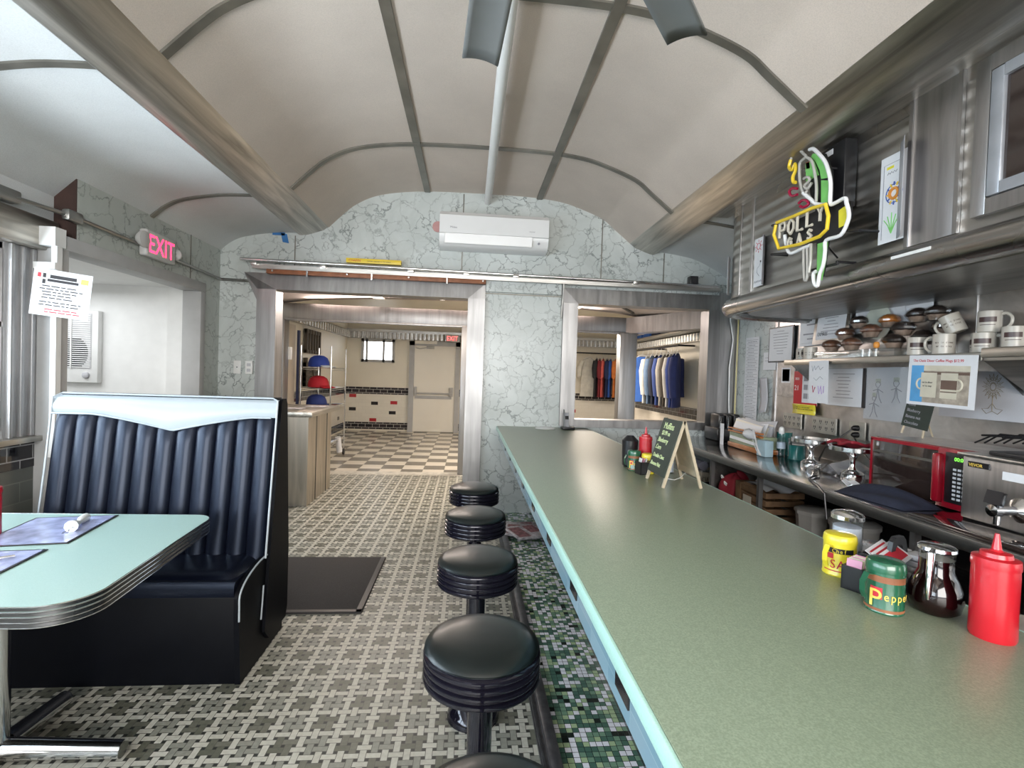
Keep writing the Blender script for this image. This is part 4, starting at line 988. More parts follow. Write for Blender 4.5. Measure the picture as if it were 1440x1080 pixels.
# outlets on the end wall
for x, lab, k in ((-2.285, 'single cable plate on the marble left of the doorway', 0), (-2.165, 'double electrical outlet box beside the left doorway frame', 1)):
    t = thing('electrical_outlet', lab, 'outlet', (x, 5.166, 1.43))
    g = G(); g.box(-.035, .035, -.006 - .02 * k, .004, -.065, .065, .004); g.obj('plate', whiteplastic, t)
    g = G()
    if k: g.box(-.018, .018, -.028, -.026, .012, .042); g.box(-.018, .018, -.028, -.026, -.042, -.012)
    else: g.lathe([(.006, -.007), (.006, -.009)], (0, 0, 0), 10, 'y')
    g.obj('socket', paper2 if k else ink, t)

# ------------------------------------------------------------------ hood over the back counter
t = thing('range_hood', 'long stainless hood with ribbed face and rolled lip above the back counter', 'hood', (2.4, 1.5, 2.0))
XF, YF, RC = 2.02, 3.62, .42
def hood_path(o):
    """points (x, y) of the front outline moved outward by o"""
    P = [(XF - o, Y0 + .02), (XF - o, YF)]
    for k in range(1, 11):
        a = pi / 2 * k / 10; P.append((XF + RC - (RC + o) * cos(a), YF + (RC + o) * sin(a)))
    P.append((2.895, YF + RC + o)); return P
def sweep(prof, nm, mt):
    g = G(); rows = [[g.bm.verts.new((x, y, z)) for x, y in hood_path(o)] for o, z in prof]
    for a, b in zip(rows, rows[1:]):
        for k in range(len(a) - 1): g.bm.faces.new((a[k], a[k + 1], b[k + 1], b[k]))
    return loc(g, nm, mt, t, ang=50)
sweep([(0, 2.83), (0, 2.085)], 'ribbed_face', st_rib)
sweep([(0, 2.095)] + [(.062 * sin(pi * k / 10) + .004, 2.032 + .062 * cos(pi * k / 10)) for k in range(11)] + [(-.03, 1.972), (-.04, 1.985)], 'rolled_lip', st_hood)
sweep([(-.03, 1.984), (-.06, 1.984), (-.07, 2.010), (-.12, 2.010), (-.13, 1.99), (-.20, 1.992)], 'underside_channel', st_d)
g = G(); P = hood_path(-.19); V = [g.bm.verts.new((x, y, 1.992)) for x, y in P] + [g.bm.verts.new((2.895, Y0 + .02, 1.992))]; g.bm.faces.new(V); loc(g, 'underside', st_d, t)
sweep([(.004, 2.80), (.004, 2.72)], 'top_trim', st_hood)
for y0, y1, nm in ((1.915, 2.17, 0), (3.44, 3.47, 0), (3.60, 3.62, 0)):
    g = G(); g.box(XF - .010, XF, y0, y1, 2.10, 2.80, .003)
    if y1 - y0 > .1: g.box(XF - .018, XF - .008, y0, y0 + .02, 2.10, 2.80); g.box(XF - .016, XF - .008, y1 - .02, y1, 2.10, 2.80)
    loc(g, 'trim_strip', st_z, t)
for k in (0, 1):
    y1 = 1.86 - k * 1.5; fr_ = G()
    for a in ((y1 - .06, y1), (y1 - .75, y1 - .69)): fr_.box(XF - .022, XF, a[0], a[1], 2.14, 2.76, .004)
    fr_.box(XF - .021, XF, y1 - .69, y1 - .06, 2.14, 2.20); fr_.box(XF - .021, XF, y1 - .69, y1 - .06, 2.70, 2.76)
    loc(fr_, 'cupboard_frame', st_z, t)
    g = G()
    for a in ((y1 - .115, y1 - .065), (y1 - .685, y1 - .635)): g.box(XF - .028, XF, a[0], a[1], 2.205, 2.695, .006)
    g.box(XF - .027, XF, y1 - .635, y1 - .115, 2.205, 2.25); g.box(XF - .027, XF, y1 - .635, y1 - .115, 2.65, 2.695); loc(g, 'cupboard_door', plain('pale_door_metal', (.40, .42, .46), .35, .5) if 'pale_door_metal' not in MT else MT['pale_door_metal'], t)
    g = G(); g.box(XF - .012, XF - .004, y1 - .64, y1 - .11, 2.25, 2.65); loc(g, 'cupboard_glass', plain('dark_glass', (.03, .02, .018), .06, coat=1) if 'dark_glass' not in MT else MT['dark_glass'], t)
g = G(); g.obox((XF - .064, 2.08, 2.052), (0, 1, 0), (0, 0, 1), (1, 0, 0), .20, .014, .004); loc(g, 'label_strip', whiteplastic, t)
# black power box behind the neon
t = thing('neon_transformer', 'black box fixed to the hood behind the parrot neon sign', 'transformer', (1.985, 2.60, 2.56))
g = G(); g.box(-.04, .033, -.11, .11, -.16, .20, .008); g.obj('box', black, t)
g = G(); g.box(-.042, -.04, -.02, .05, .15, .18); g.obj('label', paper, t)
g = G(); g.tube([(-.03, .02, -.16), (-.03, .04, -.28), (-.02, .0, -.36), (-.01, -.05, -.42)], .005, 6); g.obj('cable', black, t)

# neon sign
NEON = {'white_tube': [[(2.654, 2.76), (2.624, 2.751), (2.587, 2.715), (2.527, 2.643), (2.492, 2.568), (2.475, 2.501), (2.471, 2.401), (2.437, 2.39), (2.37, 2.392), (2.356, 2.362), (2.339, 2.314), (2.341, 2.271), (2.386, 2.212), (2.489, 2.213), (2.494, 2.157), (2.502, 2.091), (2.527, 2.042), (2.539, 1.982), (2.566, 2.002), (2.576, 2.051), (2.556, 2.063)], [(2.842, 2.337), (2.828, 2.281), (2.786, 2.216), (2.684, 2.216), (2.612, 2.218)], [(2.693, 2.533), (2.629, 2.478), (2.58, 2.434), (2.501, 2.404)]],
 'grey_tube': [[(2.818, 2.774), (2.794, 2.805), (2.748, 2.802), (2.702, 2.757), (2.682, 2.732), (2.73, 2.72), (2.733, 2.672), (2.722, 2.601), (2.686, 2.527), (2.657, 2.536)], [(2.682, 2.732), (2.631, 2.687), (2.603, 2.612), (2.584, 2.534), (2.581, 2.446)], [(2.666, 2.224), (2.659, 2.116), (2.645, 2.033), (2.625, 2.053), (2.637, 2.208)], [(2.607, 2.225), (2.604, 2.137), (2.614, 2.067)], [(2.692, 2.614), (2.662, 2.611), (2.642, 2.587), (2.683, 2.57), (2.657, 2.545), (2.623, 2.564)]],
 'yellow_tube': [[(2.818, 2.774), (2.829, 2.735), (2.8, 2.707), (2.776, 2.731), (2.767, 2.693), (2.79, 2.661), (2.782, 2.628), (2.762, 2.62)], [(2.903, 2.415), (2.92, 2.358), (2.864, 2.26), (2.673, 2.238), (2.512, 2.239), (2.46, 2.262), (2.454, 2.328), (2.479, 2.396), (2.579, 2.41), (2.735, 2.415), (2.897, 2.426)]],
 'red_tube': [[(2.744, 2.543), (2.796, 2.553), (2.818, 2.586), (2.792, 2.596), (2.746, 2.577)], [(2.727, 2.487), (2.696, 2.493), (2.653, 2.474), (2.645, 2.452), (2.687, 2.45), (2.713, 2.466)]]}
PANEL = {'green_panel': [[(2.652, 2.74), (2.598, 2.712), (2.537, 2.632), (2.51, 2.552), (2.578, 2.57), (2.592, 2.623), (2.631, 2.687), (2.669, 2.727)], [(2.712, 2.71), (2.645, 2.695), (2.600, 2.60), (2.70, 2.60)], [(2.577, 2.562), (2.509, 2.536), (2.507, 2.421), (2.569, 2.434)], [(2.583, 2.219), (2.51, 2.215), (2.515, 2.116), (2.541, 2.013), (2.578, 2.052)]],
 'yellow_panel': [[(2.435, 2.352), (2.395, 2.361), (2.371, 2.317), (2.389, 2.264), (2.429, 2.261)]], 'red_panel': [[(2.711, 2.712), (2.68, 2.707), (2.672, 2.667), (2.702, 2.672)]]}
nm_ = {'white_tube': plain('neon_white', (.85, .85, .86), .25), 'grey_tube': plain('neon_grey', (.45, .43, .40), .25), 'yellow_tube': plain('neon_yellow', (.85, .60, .04), .25), 'red_tube': plain('neon_red', (.35, .01, .05), .25),
       'green_panel': plain('sign_green', (.22, .60, .16), .4), 'yellow_panel': plain('sign_yellow', (.80, .72, .06), .4), 'red_panel': plain('sign_red', (.45, .08, .05), .4)}
t = thing('neon_sign', 'unlit neon parrot sign reading POLLY GAS with a yellow outline on the steel hood', 'neon sign', (1.86, 2.6, 2.4))
XN = 1.86
for k, pls in NEON.items():
    for p in pls:
        q = smooth_curve([(XN, a, b) for a, b in p], 4) if k != 'yellow_tube' or len(p) < 9 else [(XN - .02, a, b) for a, b in p]
        g = G(); g.tube(q, .010 if k in ('white_tube', 'yellow_tube') else .008, 8); loc(g, k, nm_[k], t)
for k, pls in PANEL.items():
    for p in pls: g = G(); g.prism(p, XN + .02, XN + .026, 'x'); loc(g, k, nm_[k], t)
g = G()
g.prism([(2.66, 2.73), (2.56, 2.70), (2.50, 2.58), (2.49, 2.42), (2.36, 2.375), (2.35, 2.30), (2.40, 2.23), (2.50, 2.225), (2.53, 2.03), (2.585, 2.05), (2.60, 2.23), (2.85, 2.26), (2.90, 2.35), (2.88, 2.41), (2.60, 2.41), (2.67, 2.52), (2.70, 2.68)], XN + .027, XN + .032, 'x'); loc(g, 'back_board', black, t)
for p in (((3.039, 2.453), (2.824, 2.40)), ((3.033, 2.268), (2.799, 2.225)), ((2.46, 2.258), (2.309, 2.215)), ((2.696, 2.206), (2.69, 2.09)), ((2.70, 2.091), (2.449, 2.083))):
    g = G(); g.tube([(XN + .04, *p[0]), (XN + .04, *p[1])], .008, 8); loc(g, 'frame_bar', black, t)
for y, z in ((3.03, 2.455), (3.03, 2.268), (2.32, 2.22), (2.69, 2.10), (2.46, 2.095), (2.55, 2.62)): g = G(); g.tube([(XN + .04, y, z), (XF - .012, y, z)], .007, 8); loc(g, 'standoff', black, t)
mN = t.matrix_basis.inverted() @ frame('R', (XN - .012, 2.885, 2.335))
tx = plain('neon_letter', (.60, .56, .48), .3)
STROKE = {'P': [[(0, 0), (0, 1), (.55, 1), (.65, .75), (.55, .5), (0, .5)]], 'O': [[(.3, 0), (0, .3), (0, .7), (.3, 1), (.6, .7), (.6, .3), (.3, 0)]], 'L': [[(0, 1), (0, 0), (.55, 0)]], 'Y': [[(0, 1), (.3, .5), (.6, 1)], [(.3, .5), (.3, 0)]],
          'G': [[(.6, .8), (.3, 1), (0, .7), (0, .3), (.3, 0), (.6, .2), (.6, .5), (.35, .5)]], 'A': [[(0, 0), (.3, 1), (.6, 0)], [(.12, .4), (.48, .4)]], 'S': [[(.6, .85), (.3, 1), (.02, .78), (.3, .52), (.6, .28), (.3, 0), (0, .15)]]}
def neon_word(wd, u0, v0, sz, adv, slope):
    for k, ch in enumerate(wd):
        for p in STROKE[ch]:
            g = G(); g.tube([mN @ Vector((u0 + k * adv + x * sz * .95, v0 + y * sz + slope * k, 0)) for x, y in p], .0085, 6); g.obj('letter_tube', tx, t)
neon_word('POLLY', .010, -.012, .085, .081, .0); neon_word('GAS', .095, -.085, .05, .085, 0)
# drawings stuck on the hood
def drawing(m, w_, h_, lab, kind):
    mk = []
    rd, gr_, bl, ye = MT['red_ink'], nm_['green_panel'], plain('blue_ink', (.06, .12, .4), .5) if 'blue_ink' not in MT else MT['blue_ink'], MT['neon_yellow']
    def ring(cx, cy, r, mt, n=16, wd=.0022): return ('l', [(cx + r * cos(2 * pi * k / n), cy + r * sin(2 * pi * k / n)) for k in range(n)], wd, mt, True)
    if kind in 'AB':
        c_ = rd if kind == 'A' else ye; cx, cy = -.01, h_ * .33
        mk.append(ring(cx, cy, .022, c_))
        for k in range(8): a = k * pi / 4; mk.append(('l', [(cx + .03 * cos(a), cy + .03 * sin(a)), (cx + .045 * cos(a), cy + .045 * sin(a))], .0018, c_))
        mk.append(('l', [(.01, -.10), (-.02, -.07), (-.015, -.04), (.01, -.03), (.02, -.005)], .0015, greyink)); mk.append(('r', .012, .026, -.005, .008, ink)); mk.append(('l', [(-.05 + k * .009, -h_ * .42 + (.014 if k % 2 else 0)) for k in range(11)], .0016, greyink))
    else:
        mk += [('l', [(-.055, -.19), (-.055, .17), (.05, .17)], .0014, greyink), ('l', [(-.035 + k * .008, .12 + (.01 if k % 2 else 0)) for k in range(8)], .0014, greyink), ('r', -.04, .0, .145, .158, nm_['yellow_panel'])]
        for k in range(12):
            a = k * pi / 6; mk.append(('l', [(.008 + .028 * cos(a), .02 + .038 * sin(a)), (.008 + .042 * cos(a), .02 + .055 * sin(a))], .004, bl if k % 2 else ye))
        mk += [ring(.008, .02, .024, MT['orange_paint'], wd=.008), ring(.008, .02, .046, bl)]
        for a in (-.9, -.45, 0, .45, .9): mk.append(('l', [(0, -.17), (.02 * sin(a * 1.5), -.11 - .02 * abs(a)), (.055 * sin(a), -.07 - .03 * abs(a))], .0022, gr_))
    return sheet('paper_drawing', lab, 'drawing', m, w_, h_, paper, mk, 'children\'s drawings on the hood')
o = drawing(frame('R', (XF - .012, 3.345, 2.295)), .115, .34, 'folded paper with a red sun drawing, left of the parrot neon', 'A')
g = G(); g.obox((.068, 0, .012), (1, 0, 1.2), (0, 1, 0), (-1.2, 0, 1), .035, .34, .0015); g.obj('folded_flap', paper2, o)
o = drawing(frame('R', (XF + .03, 3.83, 2.29), 0) @ Matrix.Rotation(R(-38), 4, 'Y'), .10, .30, 'folded paper with a yellow sun drawing on the rounded end of the hood', 'B')
o = drawing(frame('R', (XF - .012, 2.245, 2.36)), .15, .42, 'folded paper with a pineapple plant drawing, right of the parrot neon', 'C')
g = G(); g.grid(lambda u, v: (.035 + .075 * u, (v - .5) * .45 + .02, .004 + .05 * u ** 1.2), 6, 2); g.obj('folded_flap', paper2, o, solid=.0015)

# ------------------------------------------------------------------ back counter
t = thing('back_counter', 'stainless steel work counter along the right wall with open shelf below', 'counter', (2.45, 2, 0))
ZB = .85; mirror = steel('polished_steel', (.55, .55, .55), .12, stretch=(1, 1, 1), var=.1)
g = G(); g.box(2.04, 2.895, Y0 + .1, 5.16, ZB - .012, ZB, .003); loc(g, 'worktop', mirror, t)
g = G(); g.box(2.025, 2.045, Y0 + .1, 5.16, ZB - .055, ZB + .001, .004); loc(g, 'front_edge', st_d, t)
for y in (5.05, 4.02, 3.33, 2.1, .9, -.4): g = G(); g.box(2.07, 2.10, y, y + .03, 0, ZB - .012); loc(g, 'leg', st_f, t); g = G(); g.box(2.82, 2.85, y, y + .03, 0, ZB - .012); loc(g, 'leg', st_f, t)
g = G(); g.box(2.10, 2.86, Y0 + .1, 5.15, .40, .42); loc(g, 'lower_shelf', st_d, t)
g = G(); g.box(2.86, 2.89, Y0 + .1, 5.15, 0, ZB - .02); loc(g, 'rear_panel', black, t)
g = G(); g.box(2.10, 2.86, 4.02, 4.04, .42, ZB - .02); loc(g, 'divider', st_d, t)
# shelf above it
t = thing('wall_shelf', 'stainless wall shelf with triangular brackets holding mugs and muffins', 'shelf', (2.75, 3, 1.62))
g = G(); g.box(2.62, 2.895, 2.33, 3.93, 1.628, 1.64, .002); g.box(2.612, 2.625, 2.33, 3.93, 1.60, 1.645, .005); loc(g, 'shelf_board', st_y, t)
for y in (3.90, 2.345): g = G(); g.prism([(2.63, 1.63), (2.895, 1.63), (2.895, 1.42)], y, y + .006, 'y'); loc(g, 'bracket', st_d, t)
t = thing('vent_cabinet', 'stainless cabinet with sloping underside at the right end of the mug shelf', 'cabinet', (2.75, 1.6, 1.55))
g = G(); g.prism([(2.62, 1.655), (2.895, 1.655), (2.895, 1.43), (2.62, 1.60)], -.6, 2.325, 'y'); loc(g, 'body', st_y, t)
g = G(); g.box(2.60, 2.625, -.6, 2.325, 1.615, 1.665, .006); loc(g, 'front_rail', st_y, t)
# hanging grey cloth with printed flower
def petal_marks():
    out = []
    for k in range(16):
        a = k * pi / 8
        for r in (.022, .04, .058): out.append(('l', [(r * .6 * cos(a - .15), .05 + r * .8 * sin(a - .15)), (r * 1.0 * cos(a), .05 + r * 1.25 * sin(a)), (r * .6 * cos(a + .15), .05 + r * .8 * sin(a + .15))], .0014, flower_ink))
    for s_ in (-1, 1): out.append(('l', [(0, -.04), (s_ * .02, -.07), (s_ * .055, -.075), (s_ * .03, -.10), (0, -.085)], .0016, flower_ink, True))
    out.append(('l', [(0, 0), (0, -.08)], .002, flower_ink)); return out
flower_ink = plain('flower_ink', (.26, .22, .15), .6)
sheet('printed_towel', 'grey towel with a printed brown flower hanging on the splashback', 'towel', frame('R', (2.886, 2.50, 1.42)), .62, .27, paper2, petal_marks())

# ------------------------------------------------------------------ mugs, muffins and papers
mugm = plain('mug_cream', (.50, .46, .40), .30, var=.03, coat=.1); brown = plain('mug_brown', (.06, .03, .028), .35)
def mug(loc_, r=.048, h=.108, rz=0, lab='', tilt=(0, 0), logo='band', lz=0):
    t = thing('coffee_mug', lab, 'mug', loc_, 0, 'cream diner mugs on the shelf'); t.rotation_euler = (tilt[0], tilt[1], 0)
    g = G(); g.lathe([(r * .90, 0), (r, .005), (r, h), (r * .96, h + .002), (r * .92, h), (r * .92, .012), (0, .010)], seg=32, cap=True); g.obj('cup', mugm, t)
    ca, sa = cos(rz), sin(rz)
    P = [(r * .95, h * .86), (r * 1.35, h * .88), (r * 1.72, h * .70), (r * 1.70, h * .42), (r * 1.35, h * .22), (r * .95, h * .20)]
    P = smooth_curve(P, 4)
    g = G(); g.tube([(x * ca, x * sa, z) for x, z in P], .0075, 8); g.obj('handle', mugm, t)
    a = view_a(loc_[0], loc_[1]) + lz
    if logo == 'band':
        curved_band(t, 'logo_band', brown, r + .0006, h * .48, h * .72, a - .75, a + .75); curved_band(t, 'logo_band', brown, r + .0006, h * .34, h * .37, a - .65, a + .65)
    else:
        wrap_text('eat in diner', .017, brown, t, r + .0006, h * .55, a, sx=.7); wrap_text('or to stay', .017, brown, t, r + .0006, h * .37, a, sx=.7)
    return t
SH = 1.641
aV = lambda x, y: math.atan2(-y, -x)
mug((2.735, 3.88, SH), .045, .10, -.6, 'cream mug at the far left end of the steel shelf, behind another mug')
mug((2.70, 3.735, SH), .048, .10, 1.9, 'cream mug with writing, handle left, at the far left of the shelf', logo='text')
mug((2.71, 2.80, SH), .050, .112, -.9, 'cream mug with brown band, right of the wrapped muffins')
mug((2.70, 2.62, SH), .052, .118, 1.95, 'cream mug with writing and handle to the left, front of the shelf middle', logo='text')
mug((2.80, 2.50, SH), .048, .118, -1.6, 'cream mug standing under the tipped mug', lz=-.6)
mug((2.735, 2.575, SH + .128), .050, .105, 1.9, 'cream mug tipped towards the camera on top of the others', tilt=(-.35, -.25), logo='text')
mug((2.72, 2.415, SH + .002), .050, .108, -1.15, 'cream mug with brown band, handle right, bottom of the right-hand stack', lz=-.2)
mug((2.735, 2.405, SH + .112), .050, .112, -1.15, 'cream mug with brown band on top of the right-hand stack', lz=-.2)
mug((2.72, 2.27, SH + .026), .048, .105, -1.2, 'cream mug at the right edge of the photo on the cabinet top', lz=-.1)
# muffins
crumb = plain('muffin_brown', (.17, .07, .035), .5, var=.5, vscale=40, bmp=.4); crumb_o = plain('muffin_orange', (.55, .20, .04), .5, var=.3, vscale=40); choc = plain('muffin_dark', (.022, .014, .012), .5, var=.5, vscale=40)
wrapm = glass('cling_wrap', (.97, .96, .95), .75, .12); case_m = plain('paper_case', (.36, .26, .20), .6, var=.3, vscale=30)
def muffin(loc_, mt, lab, r=.056):
    t = thing('muffin', lab, 'muffin', loc_, 0, 'wrapped muffins on the shelf'); rnd = random.Random(int(loc_[1] * 1000))
    g = G(); g.lathe([(r * .66, 0), (r * .90, r * .62)], seg=20); g.obj('paper_case', case_m, t)
    g = G(); g.lathe([(r * .90, r * .60), (r * 1.10, r * .72), (r * 1.12, r * .92), (r * .98, r * 1.18), (r * .68, r * 1.42), (r * .35, r * 1.54), (0, r * 1.58)], seg=18)
    for v in g.bm.verts:
        k = 1 + rnd.uniform(-.07, .07); v.co = Vector((v.co.x * k, v.co.y * k, v.co.z * (1 + rnd.uniform(-.04, .05))))
    g.obj('muffin_top', mt, t, ang=80)
    g = G(); g.lathe([(r * .72, -.001), (r * 1.0, r * .55), (r * 1.20, r * .75), (r * 1.22, r * 1.0), (r * 1.05, r * 1.28), (r * .7, r * 1.54), (r * .35, r * 1.66), (0, r * 1.70)], seg=11)
    for v in g.bm.verts:
        k = 1 + rnd.uniform(-.03, .07); v.co = Vector((v.co.x * k, v.co.y * k, v.co.z))
    g.obj('plastic_wrap', wrapm, t, ang=10)
mf = [(2.72, 3.53, 1.700, crumb, 'wrapped brown muffin at the far left of the muffin pile'), (2.70, 3.31, 1.700, crumb, 'wrapped brown muffin in front, second from the left of the pile'), (2.80, 3.50, 1.790, crumb, 'wrapped muffin at the left of the second row'),
      (2.74, 3.19, 1.785, crumb, 'wrapped muffin with crinkled film in the middle of the second row'), (2.83, 3.40, 1.868, choc, 'dark muffin at the left of the top row'), (2.82, 3.13, 1.850, crumb_o, 'orange brown muffin on top of the pile before the white card'),
      (2.72, 2.98, 1.700, choc, 'dark muffin low in the pile beside the orange tag'), (2.79, 2.99, 1.785, choc, 'dark muffin in the right of the second row'), (2.82, 2.92, 1.865, choc, 'dark muffin on top, right of the white card'),
      (2.81, 2.86, 1.72, choc, 'dark muffin low at the right end of the pile'), (2.83, 2.80, 1.865, choc, 'black muffin at the top right corner of the pile'), (2.83, 2.74, 1.775, choc, 'black muffin behind the banded mug')]
for x, y, z, m_, l_ in mf: muffin((x, y, z), m_, l_)
g = G(); g.box(2.65, 2.87, 2.90, 3.62, 0, .058, .004)
for v in g.bm.verts: v.co.z += SH
o = g.obj('clear_display_tray', glass('acrylic', (.88, .90, .90), .55, .08)); tag(o, 'clear plastic tray holding the wrapped muffins on the shelf', 'tray')
g = G(); g.box(2.635, 2.66, 3.20, 3.62, SH, SH + .012, .002); o = g.obj('plastic_cover', whiteplastic); tag(o, 'white plastic lid lying before the muffins at the shelf edge', 'lid')
g = G(); g.lathe([(.012, 0), (.018, .01), (.018, .03), (.01, .04)], (2.645, 3.03, SH + .06), 12); o = g.obj('orange_tag', orange); tag(o, 'small orange tag clipped before the muffins', 'tag')
for k in range(3):
    g = G(); g.lathe([(.012, 0), (.014, .055)], (2.645, 3.14 - k * .055, SH), 12); o = g.obj('plastic_cup', clear); tag(o, 'tiny clear plastic cup before the muffins, %s of the row' % ('left one', 'middle one', 'right one')[k], 'cup', 'tiny clear cups before the muffins')

def framed(m, w_, h_, lab, edge=.012, text_=None, mt=None, group=None):
    t = thing('framed_certificate', lab, 'certificate', m.translation, 0, group); mm = Matrix.Translation(m.translation).inverted() @ m
    g = G(); fbox(g, mm, -w_ / 2, w_ / 2, -h_ / 2, h_ / 2, 0, .012); g.obj('frame', mt or black, t)
    g = G(); fbox(g, mm, -w_ / 2 + edge, w_ / 2 - edge, -h_ / 2 + edge, h_ / 2 - edge, .012, .0135); g.obj('sheet', paper, t)
    g = G(); n = int(h_ / .028)
    for k in range(n - 2):
        y = h_ / 2 - .045 - k * .026; random.seed(k + int(w_ * 999)); a = random.uniform(.3, .8) * (w_ / 2 - edge - .02)
        fbox(g, mm, -a, a, y, y + .005, .0136, .0142)
    g.obj('print', greyink, t)
    if text_: text(text_, .040, ink, t, mm, -w_ * .36, -h_ * .28, .0145, sx=.8)
    return t
framed(frame('R', (2.885, 4.385, 1.81), lean=0), .36, .33, 'black framed certificate on the wall at the left end of the shelf')
sheet('posted_certificate', 'white certificate sheet with grey print above the two left mugs', 'notice', frame('R', (2.88, 3.99, 1.90)), .27, .25, paper, [('r', -.11, .11, .10, .102, greyink), ('r', -.11, .11, -.102, -.10, greyink), ('r', -.05, .05, .05, .062, greyink), ('r', -.09, .09, -.03, -.018, greyink), ('r', -.04, .04, -.07, -.06, greyink)])
framed(frame('R', (2.85, 3.70, 1.925), lean=-.1), .38, .30, 'grey framed permit printed EXPIRES, leaning behind the muffins', .035, 'EXPIRES', st_d)
sheet('white_card', 'blank white card standing behind the muffins, lower left one', 'card', frame('R', (2.875, 3.28, 1.93), tilt=.06), .42, .16, paper)
sheet('white_card', 'blank white card standing behind the muffins, taller right one', 'card', frame('R', (2.885, 3.05, 1.96), tilt=.03), .34, .17, paper)
g = G(); g.lathe([(.0, 0), (.10, .004), (.115, .012), (.118, .016)], seg=32); o = g.obj('pale_plate', plain('plate_green', (.55, .58, .50), .3)); o.location = (2.865, 3.26, 1.90); o.rotation_euler = (0, R(-90), 0); tag(o, 'pale green plate standing on edge behind the orange muffin', 'plate')
mk = [('r', -.10, .10, .41 - k * .035, .413 - k * .035, greyink) for k in range(24)] + lines(-.09, .09, [.39 - k * .035 for k in range(23)], greyink, .006, .5)
sheet('order_list', 'long lined paper list taped to the marble strip beside the hatch', 'list', frame('R', (2.885, 4.86, 1.47)), .24, .88, paper, mk)
sheet('order_slip', 'short white paper slip taped right of the long list, upper one', 'slip', frame('R', (2.88, 4.55, 1.66)), .20, .17, paper, lines(-.08, .08, [.03, .0], greyink, .004))
sheet('order_slip', 'curled white paper slip hanging below the small upper slip', 'slip', frame('R', (2.87, 4.60, 1.33), tilt=.12), .12, .34, paper2, curl=.03)
sheet('switch_plate', 'steel switch panel with black switch below the framed certificate', 'switch', frame('R', (2.89, 4.30, 1.50)), .24, .34, st_z, [('r', -.05, .05, -.03, .08, ink, 'switch'), ('r', -.065, .065, -.045, .095, paper, 'surround')][::-1], th=.006)
m_ = frame('R', (2.885, 4.03, 1.415))
o = sheet('wall_calendar', 'red wall calendar with number 21 and a yellow strip below', 'calendar', m_, .30, .29, paper, [('r', -.15, -.04, -.145, .145, red, 'red_column'), ('r', -.04, .15, -.145, -.125, red, 'red_column')] + [('r', -.02 + i * .06, .03 + i * .06, -.09 + j * .075, -.045 + j * .075, greyink, 'month_grid') for i in range(3) for j in range(3)], th=.003)
text('21', .062, white, o, None, -.14, -.02, .0045); text('2021', .03, white, o, None, -.135, .07, .0045)
sheet('yellow_strip', 'yellow printed strip hanging under the red calendar', 'strip', frame('R', (2.872, 4.02, 1.235), lean=.12), .29, .085, yellow, lines(-.11, .11, [.012, -.004, -.02], ink, .005), curl=.01)
sheet('thank_you_note', 'handwritten note with purple marks hanging from the shelf edge', 'note', frame('R', (2.604, 3.50, 1.47), lean=.02), .205, .315, paper, [('l', [(-.07, .12), (-.06, .08), (-.04, .12), (-.03, .09), (0, .12), (.02, .09), (.05, .11)], .0018, greyink), ('l', [(-.05, .03), (-.02, .01), (.02, .04), (.05, .02)], .0014, greyink), ('l', [(-.06, -.03), (-.05, -.08), (-.03, -.04)], .003, nm_['red_tube']), ('l', [(.0, -.03), (.01, -.09), (.03, -.03), (.04, -.09)], .002, plain('purple_ink', (.3, .12, .45), .5)), ('l', [(.06, -.03), (.058, -.08)], .002, MT['purple_ink'])])
framed(frame('R', (2.885, 3.585, 1.435)), .37, .29, 'certificate in a clear sleeve with black side bar, right of the purple note', .004, None, paper2)
g = G(); g.box(2.872, 2.886, 3.375, 3.40, 1.29, 1.58); o = g.obj('black_holder_bar', black); tag(o, 'black vertical bar at the right side of the sleeved certificate', 'bar')
mk = []
for cx, cy, s_ in ((-.08, .02, 1), (.07, .03, 1.1), (-.11, -.08, .7)):
    mk += [('l', [(cx + .022 * s_ * cos(k), cy + .045 + .022 * s_ * sin(k)) for k in range(6)], .0022, greyink, True), ('l', [(cx, cy + .02), (cx - .01, cy - .05), (cx - .03, cy - .09)], .003, greyink), ('l', [(cx, cy + .02), (cx + .015, cy - .05), (cx + .035, cy - .085)], .003, greyink), ('l', [(cx - .04, cy + .0), (cx, cy + .012), (cx + .045, cy - .01)], .003, greyink), ('r', cx - .022 * s_, cx + .022 * s_, cy + .055, cy + .085, MT['plate_green'], 'coloured_hair')]
o = sheet('cartoon_print', 'clear plastic sleeve with a sketch of small dancing figures on the wall', 'picture', frame('R', (2.884, 3.19, 1.40)), .40, .37, paper, mk, th=.002)
g = G(); g.box(-.20, .20, -.185, .185, .0035, .0045); g.obj('plastic_sleeve', glass('sleeve_film', (.97, .97, .97), .92, .1), o)
